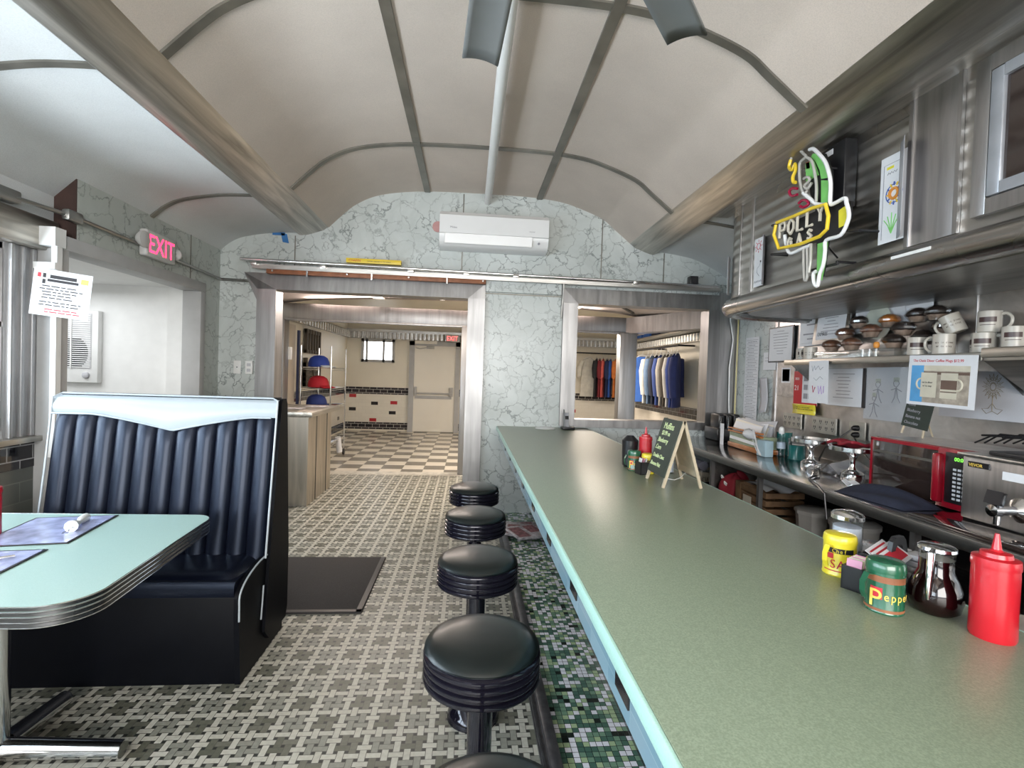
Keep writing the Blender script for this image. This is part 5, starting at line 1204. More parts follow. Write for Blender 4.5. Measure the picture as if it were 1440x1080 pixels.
# poster for mugs hanging from the shelf
sky = plain('poster_blue', (.10, .36, .68), .4); lt = plain('poster_cream', (.62, .58, .47), .4, var=.1); md = plain('poster_brown', (.14, .09, .07), .4); gy = plain('poster_grey', (.38, .33, .27), .4, var=.3, vscale=25)
o = sheet('mug_poster', 'white poster with a photo of two diner mugs hanging from the shelf edge', 'poster', frame('R', (2.600, 2.535, 1.492), tilt=-.03), .40, .285, paper, [], th=.002)
def pm(x0, x1, y0, y1, mt, nm, z=.0026): g = G(); g.box(x0, x1, y0, y1, z - .0006, z); return g.obj(nm, mt, o)
pm(-.178, .165, -.125, .085, gy, 'photo_background'); pm(-.178, -.10, -.125, .085, sky, 'photo_napkin_holder', .0032); pm(-.178, .165, .035, .05, md, 'photo_shadow', .0030); pm(-.13, .165, .055, .085, lt, 'photo_counter', .0030)
for cx, mt2 in ((-.065, None), (.055, md)):
    pm(cx - .048, cx + .048, -.095, .045, lt, 'photo_mug', .0038)
    g = G(); g.tube([(cx + (1 if mt2 else -1) * (.048 + .026 * sin(a)), -.02 + .03 * cos(a), .0036) for a in [pi * k / 8 for k in range(9)]], .005, 6); g.obj('photo_mug_handle', lt, o)
    if mt2: pm(cx - .046, cx + .046, -.045, .005, md, 'photo_mug_band', .0044); pm(cx - .046, cx + .046, -.062, -.056, md, 'photo_mug_band', .0044)
    else: text('eat in diner', .014, ink, o, None, cx - .04, -.015, .0042); text('or to stay', .014, ink, o, None, cx - .035, -.035, .0042)
text('The Oasis Diner Coffee Mugs $12.99', .0215, redink, o, None, -.172, .105, .0024, sx=.92)
# small chalkboard easel on top of the microwave
t = thing('easel_chalkboard', 'small chalkboard easel listing corn, blueberry and banana muffins on the microwave', 'sign', (2.60, 2.66, 1.165), 0)
mE = frame('R', (0, 0, .13), tilt=-.12, lean=-.12)
g = G(); fbox(g, mE, -.085, .085, -.08, .085, 0, .006); g.obj('board', slate, t)
for k, s_ in enumerate(('Corn', 'Blueberry', 'Banana nut', 'Chocolate')): text(s_, .026, greyink, t, mE, -.07, .045 - k * .036, .007, sx=.85)
for s_ in (-1, 1): g = G(); g.tube([mE @ Vector((s_ * .065, -.08, .003)), mE @ Vector((s_ * .07, -.125, .004))], .006, 8); g.obj('leg', pale, t)
g = G(); g.tube([mE @ Vector((0, .06, -.002)), (.10, 0, .003)], .005, 8); g.obj('leg', pale, t)

# outlets on the splashback
for k, (y, z, w_, lab) in enumerate(((4.18, 1.12, .24, 'steel quadruple outlet plate at the left, under the calendar'), (3.785, 1.12, .27, 'steel quadruple outlet plate in the middle of the splashback'), (3.44, 1.118, .15, 'steel outlet plate with black plugs in it, left of the microwave'))):
    t = thing('outlet_plate', lab, 'outlet', (2.888, y, z), 0)
    mm = frame('R', (0, 0, 0)); g = G(); fbox(g, mm, -w_ / 2, w_ / 2, -.065, .065, 0, .012); g.obj('plate', plain('outlet_metal', (.45, .43, .38), .4, .5) if 'outlet_metal' not in MT else MT['outlet_metal'], t)
    g = G()
    n = 4 if k < 2 else 1
    for i in range(n):
        u = -w_ / 2 + w_ * (i + .5) / n
        for v in (-.028, .022): fbox(g, mm, u - .012, u - .006, v, v + .018, .012, .0135); fbox(g, mm, u + .006, u + .012, v, v + .018, .012, .0135); fbox(g, mm, u - .003, u + .004, v - .012, v - .004, .012, .0135)
    g.obj('socket', ink, t)
    if k == 2:
        for v in (.02, -.03): g = G(); g.lathe([(.022, 0), (.02, .03), (.01, .045)], seg=14, axis='x'); g.bm.transform(Matrix.Translation((-.012, -.01, v)) @ Matrix.Scale(-1, 4, (1, 0, 0))); g.obj('plug', black, t)
g = G(); g.tube([(2.86, 3.44, 1.14), (2.80, 3.47, 1.08), (2.70, 3.52, .98), (2.60, 3.45, .90), (2.45, 3.25, .865), (2.30, 3.05, .862), (2.16, 2.95, .858), (2.05, 2.72, .862), (2.015, 2.62, .84), (2.02, 2.60, .70)], .006, 8); o = g.obj('power_cord', black); tag(o, 'black power cord running from the outlet across the steel worktop', 'cord')
g = G(); g.tube([(2.86, 3.46, 1.09), (2.84, 3.36, 1.0), (2.80, 3.2, .92), (2.78, 3.12, .88)], .006, 8); o = g.obj('power_cord', black); tag(o, 'short black power cord dropping behind the microwave', 'cord')
g = G(); g.tube([(2.80, 5.14, 2.36), (2.79, 5.14, 2.1), (2.83, 5.14, 1.9), (2.80, 5.14, 1.6), (2.81, 5.14, 1.2), (2.84, 5.14, .9)], .008, 8); o = g.obj('wall_cable', whiteplastic); tag(o, 'white cable hanging down the steel strip beside the hatch', 'cable')
g = G(); g.tube([(2.875, 5.13, 2.3), (2.875, 5.13, .88)], .008, 8); o = g.obj('gas_pipe', plain('brass_pipe', (.62, .55, .25), .4)); tag(o, 'thin yellowish pipe in the corner beside the long list', 'pipe')

# ------------------------------------------------------------------ things on the back counter
t = thing('coffee_grinder', 'black kitchen appliance with two levers at the far end of the steel counter', 'appliance', (2.62, 4.93, ZB))
g = G(); g.box(-.12, .14, -.16, .12, 0, .13, .015); g.obj('base', black, t)
for k in range(3): g = G(); g.box(-.09 + k * .08, -.02 + k * .08, -.12, .06, .12, .27, .02); g.obj('head', black, t)
g = G()
for k in range(3): g.lathe([(.014, 0), (.01, .08), (.016, .11)], (-.07 + k * .08, -.13, .13), 10)
g.obj('lever', plain('dark_chrome', (.25, .25, .25), .25, .9), t)
t = thing('letter_tray', 'green and orange letter rack stuffed with papers on the steel counter', 'letter rack', (2.47, 4.20, ZB), -.05)
org = plain('amber_resin', (.45, .15, .03), .25, coat=.5); grnp = plain('sage_panel', (.30, .36, .24), .4)
g = G(); g.box(-.02, .12, -.28, .27, .03, .145, .004); g.obj('panel', grnp, t)
g = G(); g.box(-.035, .13, -.29, .28, .0, .045, .012); g.box(-.035, .0, -.29, .28, .135, .155, .008); g.box(-.035, .0, -.29, .28, .165, .18, .006); g.obj('rail', org, t)
random.seed(5)
for k in range(9):
    g = G(); a = random.uniform(-.12, .12); g.obox((.0 + k * .013, random.uniform(-.04, .04), .15 + .012 * (k % 3)), (0, 1, a), (.35, 0, 1), (1, 0, -.35), .46, .17, .002)
    g.obj('sheet', (paper, cream, paper2)[k % 3], t)
g = G(); g.box(2.42, 2.424, 4.50, 4.56, ZB, ZB + .20); o = g.obj('white_card_slip', paper); tag(o, 'narrow white card standing at the left end of the letter rack', 'card')
t = thing('face_mask', 'white face mask with straps hung over a light blue carton', 'mask', (2.36, 3.93, ZB))
mask_m = plain('mask_white', (.62, .62, .63), .6)
g = G(); g.grid(lambda u, v: (.0 + .05 * sin(pi * u) * sin(pi * v) * -1, .12 - .16 * u, .115 + (.095 * (v - .5)) * (1 - .35 * abs(2 * u - 1)) + .05), 12, 10); g.obj('shell', mask_m, t, solid=.003)
g = G(); g.tube(smooth_curve([(.0, .02, .20), (-.02, -.05, .21), (-.03, -.10, .15), (-.02, -.12, .07), (0, -.135, .02)], 4), .006, 6); g.tube(smooth_curve([(.0, -.02, .13), (-.02, -.06, .12), (-.02, -.11, .05), (0, -.14, .012)], 4), .004, 6); g.obj('strap', mask_m, t)
g = G(); g.box(2.40, 2.47, 3.80, 3.92, ZB, ZB + .13, .004); o = g.obj('carton', plain('pale_blue_card', (.42, .58, .66), .5)); tag(o, 'light blue carton under the face mask on the steel counter', 'carton')
teal = plain('teal_glass', (.02, .16, .15), .1, var=.2, coat=.8)
g = G(); g.lathe([(.055, 0), (.058, .01), (.06, .19)], seg=24); o = g.obj('teal_tumbler', teal); o.location = (2.68, 3.98, ZB); tag(o, 'teal tumbler behind the plastic bottle on the steel counter', 'tumbler')
t = thing('glass_jar', 'teal glass jar with a clear rim in front of the cake stands', 'jar', (2.60, 3.70, ZB))
g = G(); g.lathe([(.055, 0), (.062, .008), (.062, .115), (.058, .12)], seg=28); g.obj('jar', teal, t)
g = G(); g.lathe([(.0605, .118), (.061, .16), (.064, .162)], seg=28, cap=False); g.obj('rim', clear, t, solid=.002)
t = thing('water_bottle', 'clear plastic bottle with white cap between the mask and the teal jar', 'bottle', (2.56, 3.84, ZB))
g = G(); g.lathe([(.03, 0), (.033, .01), (.033, .13), (.015, .17), (.014, .19)], seg=20); g.obj('bottle', clear, t)
g = G(); g.lathe([(.0335, .07), (.0335, .12)], seg=20, cap=False); g.obj('label', plain('bottle_label', (.55, .66, .78), .4), t)
g = G(); g.lathe([(.02, .19), (.022, .20), (.02, .235), (.01, .245)], seg=12); g.obj('cap', whiteplastic, t)
def cake_stand(loc_, lab, R0=.125):
    t = thing('cake_stand', lab, 'cake stand', loc_)
    g = G(); g.lathe([(.062, 0), (.066, .006), (.064, .045), (.055, .055), (.025, .07), (.016, .09), (.017, .13), (.026, .155), (.05, .178), (.06, .185)], seg=36); g.obj('pedestal', chrome, t)
    g = G(); g.lathe([(.05, .185), (R0, .195), (R0 + .003, .19), (R0 + .003, .215), (R0 - .002, .217), (R0 - .006, .203), (0, .20)], seg=48); g.obj('plate', chrome, t); return t
cake_stand((2.44, 3.32, ZB), 'silver cake stand without a cover, left of the one with red napkins')
cake_stand((2.44, 2.935, ZB), 'silver cake stand holding folded red napkins, left of the microwave', .13)
for k in range(2):
    g = G(); g.grid(lambda u, v: ((u - .5) * .15, (v - .5) * .12, .010 * sin(5 * u + k) + .012 * sin(4 * v + k) + .02), 10, 10); o = g.obj('red_napkin', plain('maroon_cloth', (.25, .012, .025), .7) if 'maroon_cloth' not in MT else MT['maroon_cloth'], None, solid=.016); o.location = (2.42, 2.99 - k * .095, ZB + .212)
    tag(o, ('folded dark red napkin at the left of the cake stand', 'folded dark red napkin at the right of the cake stand')[k], 'napkin', 'red napkins on the cake stand')
bagm = glass('bag_film', (.80, .80, .82), .55, .15)
for k, (x, y, a, s_) in enumerate(((2.58, 3.12, .3, 1), (2.36, 3.10, -.4, .8), (2.62, 2.93, .1, .7))):
    g = G(); random.seed(k + 30); ph = random.random() * 6
    g.grid(lambda u, v: ((u - .5) * .20 * s_, (v - .5) * .28 * s_, (.085 + .02 * sin(7 * u + ph) * cos(6 * v + ph)) * s_ * (sin(pi * u) * sin(pi * v)) ** .4 + .003), 14, 14)
    o = g.obj('plastic_bag', bagm if k != 0 else plain('milky_bag', (.45, .45, .47), .25, coat=.5)); o.location = (x, y, ZB); o.rotation_euler = (0, 0, a)
    tag(o, ('milky plastic bag bunched between the two cake stands', 'small clear plastic bag in front of the second cake stand', 'small clear bag behind the red napkins')[k], 'bag', 'plastic bags around the cake stands')
# microwave
t = thing('microwave', 'red and black microwave oven with keypad on the steel counter', 'microwave', (2.6, 2.42, ZB))
MX0, MX1, MY0, MY1, MZ0, MZ1 = 2.385, 2.80, 2.115, 2.735, ZB + .01, 1.157
mred = plain('maroon_enamel', (.30, .006, .018), .22, coat=.5, var=.05)
g = G(); g.box(MX0 + .015, MX1, MY0, MY1, MZ0, MZ1, .01); loc(g, 'body', mred, t)
g = G(); g.box(MX0 + .03, MX1 - .01, MY0 + .01, MY1 - .01, MZ1 - .002, MZ1 + .002); loc(g, 'top_panel', st_splash, t)
g = G(); g.box(MX0, MX0 + .016, MY0 + .20, MY1, MZ0 + .005, MZ1 - .012, .004); loc(g, 'door', MT['dark_glass'], t)
g = G(); g.box(MX0 - .004, MX0 + .0005, MY0 + .20, MY1, MZ1 - .020, MZ1 - .002); g.box(MX0 - .004, MX0, MY1 - .012, MY1, MZ0, MZ1 - .01); loc(g, 'door_trim', mred, t)
g = G(); g.box(MX0 - .0035, MX0 - .0005, MY0 + .215, MY1 - .02, MZ1 - .085, MZ1 - .072); loc(g, 'door_stripe', st_d, t)
g = G(); g.box(MX0 - .03, MX0 + .01, MY0 + .165, MY0 + .21, MZ0 + .02, MZ1 - .03, .014); loc(g, 'handle', mred, t)
g = G(); g.box(MX0 - .003, MX0 + .02, MY0, MY0 + .20, MZ0, MZ1 - .002, .004); loc(g, 'control_surround', mred, t)
g = G(); g.box(MX0 - .006, MX0 - .002, MY0 + .035, MY0 + .155, MZ0 + .03, MZ1 - .02, .001); loc(g, 'control_panel', black, t)
g = G(); g.box(MX0 - .0075, MX0 - .006, MY0 + .045, MY0 + .110, MZ1 - .062, MZ1 - .035); loc(g, 'display', plain('display_green', (.01, .03, .01), .3), t)
text('00:00', .026, plain('lit_green_digits', (.1, .5, .05), .4, emit=((.25, .9, .1), .7)), t, t.matrix_basis.inverted() @ frame('R', (MX0 - .0076, MY0 + .108, MZ1 - .058)), 0, 0, .0005, 'clock_digits')
for r_ in range(8):
    for c_ in range(3):
        y = MY0 + .048 + c_ * .024; z = MZ1 - .095 - r_ * .0205; g = G(); g.box(MX0 - .0085, MX0 - .006, y, y + .017, z - .011, z, .001); loc(g, 'key', paper, t)
text('00:00', .001, ink, t, None, 0, 0) if False else None
# dark cap and napkin before the microwave, black tray
navy = plain('navy_cloth', (.012, .016, .035), .8, var=.2, vscale=60)
g = G(); g.grid(lambda u, v: ((u - .5) * .24, (v - .5) * .42, .075 * max(0, sin(pi * u) * sin(pi * v)) ** .5 * (.8 + .2 * sin(9 * u + 5 * v)) + .002), 20, 24); o = g.obj('folded_apron', navy); o.location = (2.22, 2.44, ZB); o.rotation_euler = (0, 0, .1); tag(o, 'dark navy cloth heaped before the microwave', 'cloth')
g = G(); g.obox((0, 0, .03), (1, .4, .2), (0, 1, .5), (.2, -.5, 1), .04, .05, .004); g.obox((.02, -.03, .035), (1, -.4, .2), (0, 1, .3), (.2, -.3, 1), .035, .04, .004); o = g.obj('crumpled_tissue', paper); o.location = (2.24, 2.735, ZB); tag(o, 'crumpled white tissue at the left end of the navy cloth', 'tissue')
g = G(); g.box(2.06, 2.34, 1.25, 2.14, ZB, ZB + .02, .006); o = g.obj('black_tray', MT['dark_glass']); tag(o, 'glossy black tray on the steel counter below the tap', 'tray')
# stainless urn with tap
t = thing('drink_dispenser', 'stainless countertop boiler with black handled tap at the right edge', 'dispenser', (2.5, 1.7, ZB))
g = G(); g.box(2.26, 2.80, 1.20, 2.075, ZB + .02, 1.15, .008); loc(g, 'body', st_z, t)
g = G(); g.box(2.24, 2.82, 1.19, 2.085, 1.15, 1.165, .004); loc(g, 'lid_rim', st_x, t)
g = G(); g.box(2.30, 2.78, 1.25, 2.0, 1.165, 1.185, .006); loc(g, 'lid', black, t)
g = G(); g.box(2.254, 2.26, 1.955, 2.045, 1.105, 1.13); loc(g, 'badge', black, t)
text('VEVOR', .020, MT['gold_ink'], t, t.matrix_basis.inverted() @ frame('R', (2.2535, 2.04, 1.109)), 0, 0, .0005, sx=.95)
g = G(); g.box(2.256, 2.26, 1.60, 1.90, 1.075, 1.11); loc(g, 'label', paper, t)
g = G(); g.lathe([(.045, 0), (.05, -.012), (.03, -.03), (.018, -.04), (.018, -.10), (.024, -.105), (.024, -.14), (0, -.145)], (2.26, 1.82, .965), 24, 'x'); g.tube([(2.145, 1.82, .97), (2.145, 1.82, .91)], .013, 10); loc(g, 'tap', chrome, t)
g = G(); g.obox((2.14, 1.825, 1.015), (0, 1, 0), (.3, 0, 1), (1, 0, -.3), .055, .045, .018, .005); loc(g, 'tap_handle', black, t)
t = thing('wire_rack', 'black wire rack with cutlery on top of the steel boiler at the right edge', 'rack', (2.55, 2.05, 1.19))
g = G()
for k in range(7): g.tube([(-.15 + k * .05, -.16, .0 + .01), (-.15 + k * .05, -.1, .06), (-.15 + k * .05, .03, .05 + .01 * (k % 2)), (-.15 + k * .05, .10, .01)], .004, 6)
for k in range(3): g.tube([(-.16, -.12 + k * .09, .05), (.16, -.12 + k * .09, .05)], .005, 6)
g.obj('wires', black, t)
g = G(); g.tube([(.02, -.06, .075), (.08, -.14, .08)], .009, 8); g.obj('handle', yellow, t)

# ------------------------------------------------------------------ below the steel counter
tubm = plain('white_tub', (.42, .41, .39), .5, var=.06); binm = plain('storage_box', (.36, .35, .33), .5, var=.1)
for k, (x, y, r_, h_, lab) in enumerate(((2.34, 3.12, .12, .20, 'white lidded tub on the lower shelf, left one'), (2.34, 2.78, .13, .22, 'white lidded tub on the lower shelf, behind the sugar shaker'))):
    t = thing('lidded_tub', lab, 'tub', (x, y, .42), 0, 'white tubs on the lower shelf')
    g = G(); g.lathe([(r_ * .85, 0), (r_ * .98, h_ * .85)], seg=8 if k == 0 else 28); g.obj('tub', binm, t)
    g = G(); g.lathe([(r_ * 1.04, h_ * .84), (r_ * 1.05, h_ * .95), (r_ * .9, h_ * 1.0), (0, h_ * 1.02)], seg=8 if k == 0 else 28); g.obj('lid', tubm, t)
t = thing('wooden_crate', 'slatted wooden crate with a paper tag on the lower shelf', 'crate', (2.28, 3.62, .421))
cw = plain('crate_wood', (.22, .13, .07), .6, var=.25, vscale=14)
for x_ in (-.10, .19):
    for k in range(4): g = G(); g.box(x_, x_ + .01, -.19, .19, .012 + k * .058, .052 + k * .058); g.obj('slat', cw, t)
for k in range(4): g = G(); g.box(-.10, .20, -.20, -.19, .012 + k * .058, .050 + k * .058); g.obj('slat', cw, t)
g = G(); g.box(-.105, .20, .13, .20, .0, .24); g.obj('end_board', cw, t)
g = G(); g.box(-.104, -.101, -.02, .09, .10, .155); g.obj('tag', cream, t)
g = G(); g.grid(lambda u, v: ((u - .5) * .26, (v - .5) * .34, .03 + .03 * sin(8 * u + 3 * v) * sin(pi * u) + .03 * sin(pi * v)), 14, 14); g.obj('cloth_lining', mask_m, t).location = (.05, .0, .20)
g = G(); g.grid(lambda u, v: (.14 * sin(pi * v) * cos(2 * pi * u) * (1 + .18 * sin(9 * u * 2 * pi / 3)), .20 * sin(pi * v) * sin(2 * pi * u), .13 - .13 * cos(pi * v) * (1 + .1 * sin(14 * u)) + .015 * sin(20 * u)), 30, 16); o = g.obj('red_bag', MT['maroon_cloth']); o.scale = (.9, .42, 1.02); o.location = (2.24, 3.925, .425); tag(o, 'dark red cloth bag with white drawstring knots on the lower shelf', 'bag')
for k, (dy, dz) in enumerate(((.06, .22), (-.06, .18))): g = G(); g.tube(smooth_curve([(-.11, dy - .02, dz), (-.13, dy, dz + .02), (-.12, dy + .03, dz), (-.11, dy, dz - .01)], 3), .006, 6); g.obj('drawstring', whiteplastic, o)
g = G(); g.lathe([(.08, 0), (.15, .05), (.17, .09), (.178, .092), (.16, .085), (.10, .02), (0, .012)], seg=36); o = g.obj('black_bowl', black); o.location = (2.30, 4.26, .42); tag(o, 'wide black bowl on the lower shelf before the red bag', 'bowl')
t = thing('laundry_basket', 'cream slotted plastic basket with white cloths at the far end of the lower shelf', 'basket', (2.45, 4.82, .42))
g = G(); g.box(-.16, .18, -.18, .18, 0, .01)
for z0, z1 in ((.01, .05), (.10, .14)): g.box(-.165, -.155, -.18, .18, z0, z1); g.box(.175, .185, -.18, .18, z0, z1); g.box(-.16, .18, -.185, -.175, z0, z1); g.box(-.16, .18, .175, .185, z0, z1)
for k in range(15): g.box(-.163, -.157, -.18 + k * .025, -.168 + k * .025, .05, .10); g.box(-.16 + k * .023, -.15 + k * .023, -.183, -.177, .05, .10)
g.obj('basket', cream, t)
g = G(); g.grid(lambda u, v: ((u - .5) * .30, (v - .5) * .32, .14 + .05 * sin(6 * u) * cos(5 * v) + .05 * sin(pi * u) * sin(pi * v)), 12, 12); g.obj('cloths', mask_m, t)
g = G(); g.tube([(2.30, 4.86, .70), (2.30, 4.62, .70)], .045, 20); o = g.obj('paper_towel_roll', plain('lilac_paper', (.45, .45, .55), .7)); o.location = (0, 0, -.075); tag(o, 'pale lilac paper roll lying on the basket', 'paper roll')

# ------------------------------------------------------------------ passage and back room
t = thing('service_counter', 'stainless panelled service counter in the passage beyond the left doorway', 'counter', (-1.9, 5.8, 0))
g = G(); g.box(-2.45, -1.64, 5.34, 6.22, 0, .93); loc(g, 'cabinet', steel('warm_panel_steel', (.52, .47, .40), .38, stretch=(5, 5, .4)), t)
for y in (5.62, 6.02): g = G(); g.box(-1.642, -1.634, y, y + .015, 0, .93); loc(g, 'panel_seam', rib_m, t)
g = G(); g.box(-2.48, -1.60, 5.32, 6.45, .93, .985, .006); loc(g, 'worktop', st_y, t)
for k, (x, y) in enumerate(((-1.95, 5.75), (-1.8, 6.15))):
    g = G(); g.box(x - .12, x + .12, y - .10, y + .1, .9855, .99); o = g.obj('printed_flyer', pap_news); o.rotation_euler = (0, 0, 0); tag(o, ('printed flyer on the service counter, nearer one', 'printed flyer at the far end of the service counter')[k], 'flyer')
t = thing('merchandise_rack', 'chrome wheeled wire rack with caps behind the service counter', 'rack', (-2.28, 8.2, 0))
RX0, RX1, RY0, RY1 = -2.50, -2.06, 7.72, 8.62
for x in (RX0, RX1):
    for y in (RY0, RY1): g = G(); g.tube([(x, y, .10), (x, y, 1.78)], .012, 8); loc(g, 'post', chrome, t)
for z in (.30, .86, 1.14, 1.45):
    g = G()
    for x in (RX0, RX1): g.tube([(x, RY0, z), (x, RY1, z)], .010, 6); g.tube([(x, RY0, z - .03), (x, RY1, z - .03)], .005, 6)
    for k in range(13): y = RY0 + (RY1 - RY0) * k / 12; g.tube([(RX0, y, z), (RX1, y, z)], .004, 5)
    loc(g, 'wire_shelf', chrome, t)
for x in (RX0, RX1):
    for y in (RY0, RY1): g = G(); g.lathe([(.045, -.015), (.05, -.01), (.05, .01), (.045, .015)], (x, y, .05), 20, 'x'); g.tube([(x, y, .05), (x, y, .12)], .012, 6); loc(g, 'castor', black, t)
capblue = plain('cap_blue', (.015, .045, .28), .7); capred = plain('cap_red', (.42, .008, .02), .7); capnavy = plain('cap_navy', (.012, .03, .16), .7); capwht = plain('cap_white', (.6, .65, .7), .7)
def cap(loc_, mt, lab, brim=None, a=-.35, s_=1.0):
    t = thing('baseball_cap', lab, 'cap', loc_, a); t.scale = (s_,) * 3
    g = G(); g.lathe([(.105, 0), (.108, .02), (.103, .06), (.085, .10), (.05, .125), (0, .132)], seg=24, sx=1.12); g.obj('crown', mt, t)
    g = G(); g.grid(lambda u, v: ((.09 + .115 * v * (1 - .5 * (2 * u - 1) ** 2)), (2 * u - 1) * .095, .012 - .018 * v + .01 * (1 - (2 * u - 1) ** 2)), 12, 5); g.obj('brim', brim or mt, t, solid=.006)
cap((-2.28, 7.86, 1.465), capblue, 'blue baseball cap with pale brim on the top rack shelf', capwht, s_=1.35); cap((-2.28, 7.86, 1.155), capred, 'red baseball cap on the middle rack shelf', s_=1.35); cap((-2.30, 7.86, .875), capnavy, 'navy baseball cap on the lower rack shelf', s_=1.3)
g = G(); g.box(-2.56, -2.53, 7.70, 7.76, 0, 2.0); o = g.obj('dark_display_post', plain('navy_post', (.02, .03, .09), .5)); tag(o, 'dark upright display board at the left side of the wire rack', 'display board')
for k, (z0, z1, y0_) in enumerate(((1.70, 2.12, 8.9), (1.12, 1.62, 8.9))):
    t = thing('hat_display_case', ('dark slatted crate hung on the back wall, upper one behind the rack', 'dark wooden panel hung on the back wall, lower one behind the rack')[k], 'crate', (-2.84, 9.3, z0))
    g = G()
    if k == 0:
        for i in range(6): g.box(.0, .06, -.42 + i * .15, -.36 + i * .15, 0, z1 - z0, .01)
        g.box(0, .05, -.42, .42, z1 - z0 - .07, z1 - z0); g.box(0, .05, -.42, .42, 0, .06)
    else:
        for i in range(5): g.box(0, .05, -.42, .42, i * .086, i * .086 + .078)
        for i in range(3): g.box(0, .06, -.42 + i * .39, -.36 + i * .39, 0, z1 - z0)
    g.obj('slats', plain('olive_wood_%d' % k, (.06, .045, .028), .6), t)
g = G(); g.box(-2.80, -2.70, 9.0, 9.2, .2, 2.1); g.bm.free()
g = G(); g.box(-2.62, -2.58, 7.3, 7.7, 0, 2.08, .01); o = g.obj('beige_panel', plain('beige_panel', (.50, .44, .36), .5, var=.06, vscale=3)); tag(o, 'tall beige board standing beside the wire rack in the back room', 'board')
g = G(); g.box(-2.44, -2.40, 7.0, 7.04, 1.55, 1.72, .004); o = g.obj('light_switch', whiteplastic); tag(o, 'small white switch box on the steel post beyond the doorway', 'switch')
g = G(); g.tube([(-2.1, 8.30, .55), (-2.08, 8.35, .30)], .045, 12); o = g.obj('paper_towel', paper); o.location = (.02, 0, -.215 + .0); tag(o, 'white paper roll standing on the bottom shelf of the wire rack', 'paper roll')

# clothes hanging: far wall rail and side wall rail
def garment(label, nm, cat, loc_, mt, w_, L_, a, sleeve=True, group=None, logo=None):
    """a shirt or jacket seen edge-on or three quarters; local x is its width"""
    t = thing(nm, label, cat, loc_, a, group)
    g = G(); rows = []
    prof = [(0, .07, .035), (-.05, .17, .05), (-.12, .22, .065), (-.30, .20, .075), (-.60 * L_, .21, .085), (-L_, .23, .09)]
    n = 24
    for z, hw, hd in prof:
        rows.append([g.bm.verts.new((hw * w_ / .22 * cos(2 * pi * k / n), hd * .5 * sin(2 * pi * k / n) * (1 + .16 * sin(5 * 2 * pi * k / n + z * 9)), z)) for k in range(n)])
    for p, q in zip(rows, rows[1:]):
        for k in range(n): g.bm.faces.new((p[k], p[(k + 1) % n], q[(k + 1) % n], q[k]))
    g.bm.faces.new(rows[0]); g.bm.faces.new(rows[-1]); g.obj('body', mt, t, ang=80)
    if sleeve:
        for s_ in (-1, 1):
            g = G(); g.tube([(s_ * w_ * .85, 0, -.08), (s_ * w_ * 1.12, .01, -.25), (s_ * w_ * 1.18, .0, -.45), (s_ * w_ * 1.15, -.02, -L_ * (.82 if sleeve == 'long' else .5))], [.06, .065, .055, .05], 12); g.obj('sleeve', mt, t, ang=80)
    g = G(); g.tube(smooth_curve([(-w_ * .6, 0, -.03), (0, 0, .03), (w_ * .6, 0, -.03)], 4), .006, 6); g.tube([(0, 0, .03), (0, 0, .08), (.02, 0, .10), (0, 0, .12)], .003, 6); g.obj('hanger', whiteplastic, t)
    if logo: g = G(); g.lathe([(.05, 0), (.05, .004)], (0, -.075, -.24), 16, 'y'); g.obj('printed_badge', logo, t)
    return t
fab = lambda n, c: plain('cloth_' + n, c, .85, var=.12, vscale=12)
t = thing('clothes_rail', 'black clothes rail on the far wall holding shirts, seen through the hatch', 'rail', (2.4, 11.8, 2.0))
g = G(); g.tube([(2.45, 11.75, 2.02), (3.9, 11.75, 2.02)], .016, 8); g.lathe([(.07, 0), (.07, -.03)], (2.45, 12.03, 2.02), 16, 'y'); g.tube([(2.45, 12.03, 2.02), (2.45, 11.75, 2.02)], .014, 8); loc(g, 'rod', black, t)
fc = [('cream', (.58, .56, .50), 2.22, .3, 'cream shirt hanging at the left end of the far clothes rail'), ('black', (.02, .02, .025), 2.40, 1.2, 'black shirt right of the cream shirt on the far rail'), ('maroon', (.20, .02, .03), 2.48, 1.3, 'maroon shirt on the far clothes rail'), ('coral', (.65, .12, .10), 2.56, 1.2, 'coral red shirt on the far clothes rail'), ('navy', (.02, .03, .09), 2.66, 1.3, 'navy shirt between the red and royal blue shirts'), ('royal', (.03, .10, .40), 2.74, 1.2, 'royal blue shirt on the far clothes rail'), ('orange', (.75, .22, .05), 2.86, 1.2, 'orange shirt on the far clothes rail'), ('plum', (.07, .03, .05), 2.95, 1.3, 'dark plum shirt at the right end of the far rail')]
for n_, c_, x, a, l_ in fc: garment(l_, 'hanging_shirt', 'shirt', (x + .66, 11.74, 1.90), fab(n_, c_), .22, .92, a, True, 'shirts on the far rail')
t = thing('clothes_rail', 'black clothes rail on the side wall holding hooded sweatshirts, nearer the hatch', 'rail', (3.1, 8, 1.95))
g = G(); g.tube([(3.08, 7.1, 1.96), (3.08, 9.4, 1.96)], .016, 8); g.tube([(3.33, 7.12, 1.96), (3.08, 7.12, 1.96)], .014, 8); g.tube([(3.33, 8.2, 1.96), (3.08, 8.2, 1.96)], .014, 8); loc(g, 'rod', black, t)
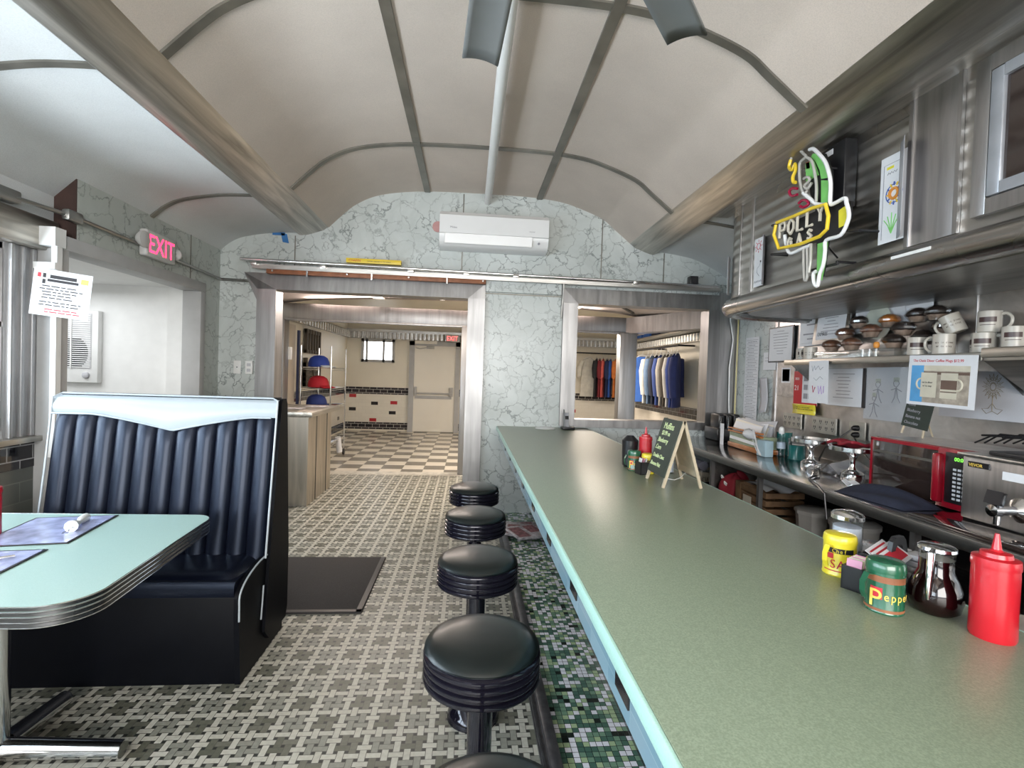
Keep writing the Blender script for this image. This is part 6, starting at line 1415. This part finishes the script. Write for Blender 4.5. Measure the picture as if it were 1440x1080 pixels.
sc = [('white', (.6, .6, .58), 9.25, 'white sweatshirt at the far end of the side rail'), ('ink', (.02, .025, .05), 9.0, 'black sweatshirt second along the side rail'), ('bright', (.04, .13, .45), 8.62, 'bright blue sweatshirt with round badge on the side rail'), ('ivory', (.55, .54, .5), 8.35, 'ivory sweatshirt right of the bright blue one'), ('slate', (.10, .16, .26), 8.15, 'slate blue sweatshirt on the side rail'), ('jet', (.012, .015, .03), 7.95, 'black sweatshirt in the middle of the side rail'), ('denim', (.03, .06, .22), 7.78, 'dark blue sweatshirt left of the grey one'), ('grey', (.33, .31, .28), 7.62, 'grey sweatshirt on the side rail'), ('brown', (.05, .04, .03), 7.48, 'dark brown sweatshirt beside the grey one'), ('silver', (.42, .41, .39), 7.36, 'silver grey sweatshirt near the end of the side rail'), ('deepblue', (.015, .04, .20), 7.24, 'deep blue sweatshirt, last but one on the side rail'), ('midnight', (.012, .02, .09), 7.14, 'midnight blue sweatshirt at the near end of the side rail')]
for n_, c_, y, l_ in sc: garment(l_, 'hanging_sweatshirt', 'sweatshirt', (3.08, y, 1.84), fab(n_, c_), .22, .80, .95 if n_ != 'bright' else -.1, 'long', 'sweatshirts on the side rail', MT['orange_paint'] if n_ == 'bright' else None)
t = thing('hat_shelf', 'shelf with folded blue clothing above the side clothes rail', 'shelf', (3.2, 7.8, 2.16))
g = G(); g.box(3.06, 3.335, 6.6, 9.6, 2.15, 2.175); loc(g, 'board', st_y, t)
for k, (y, c_) in enumerate(((8.9, 'bright'), (8.5, 'bright'), (8.1, 'ink'), (7.7, 'ink'), (7.3, 'slate'))):
    g = G(); g.box(3.08, 3.3, y - .16, y + .16, 2.176, 2.24, .02); o = g.obj('folded_shirt', MT['cloth_' + c_]); tag(o, 'folded %s garment on the hat shelf, %s from the far end' % (('bright blue', 'bright blue', 'black', 'black', 'slate')[k], ('first', 'second', 'third', 'fourth', 'fifth')[k]), 'garment', 'folded clothes on the hat shelf')
sheet('wall_notice', 'small printed notice with red heading on the far wall left of the shirts', 'notice', frame('E', (1.75, 12.03, 2.07)), .30, .16, paper, [('r', -.07, .07, -.05, .05, redink)])
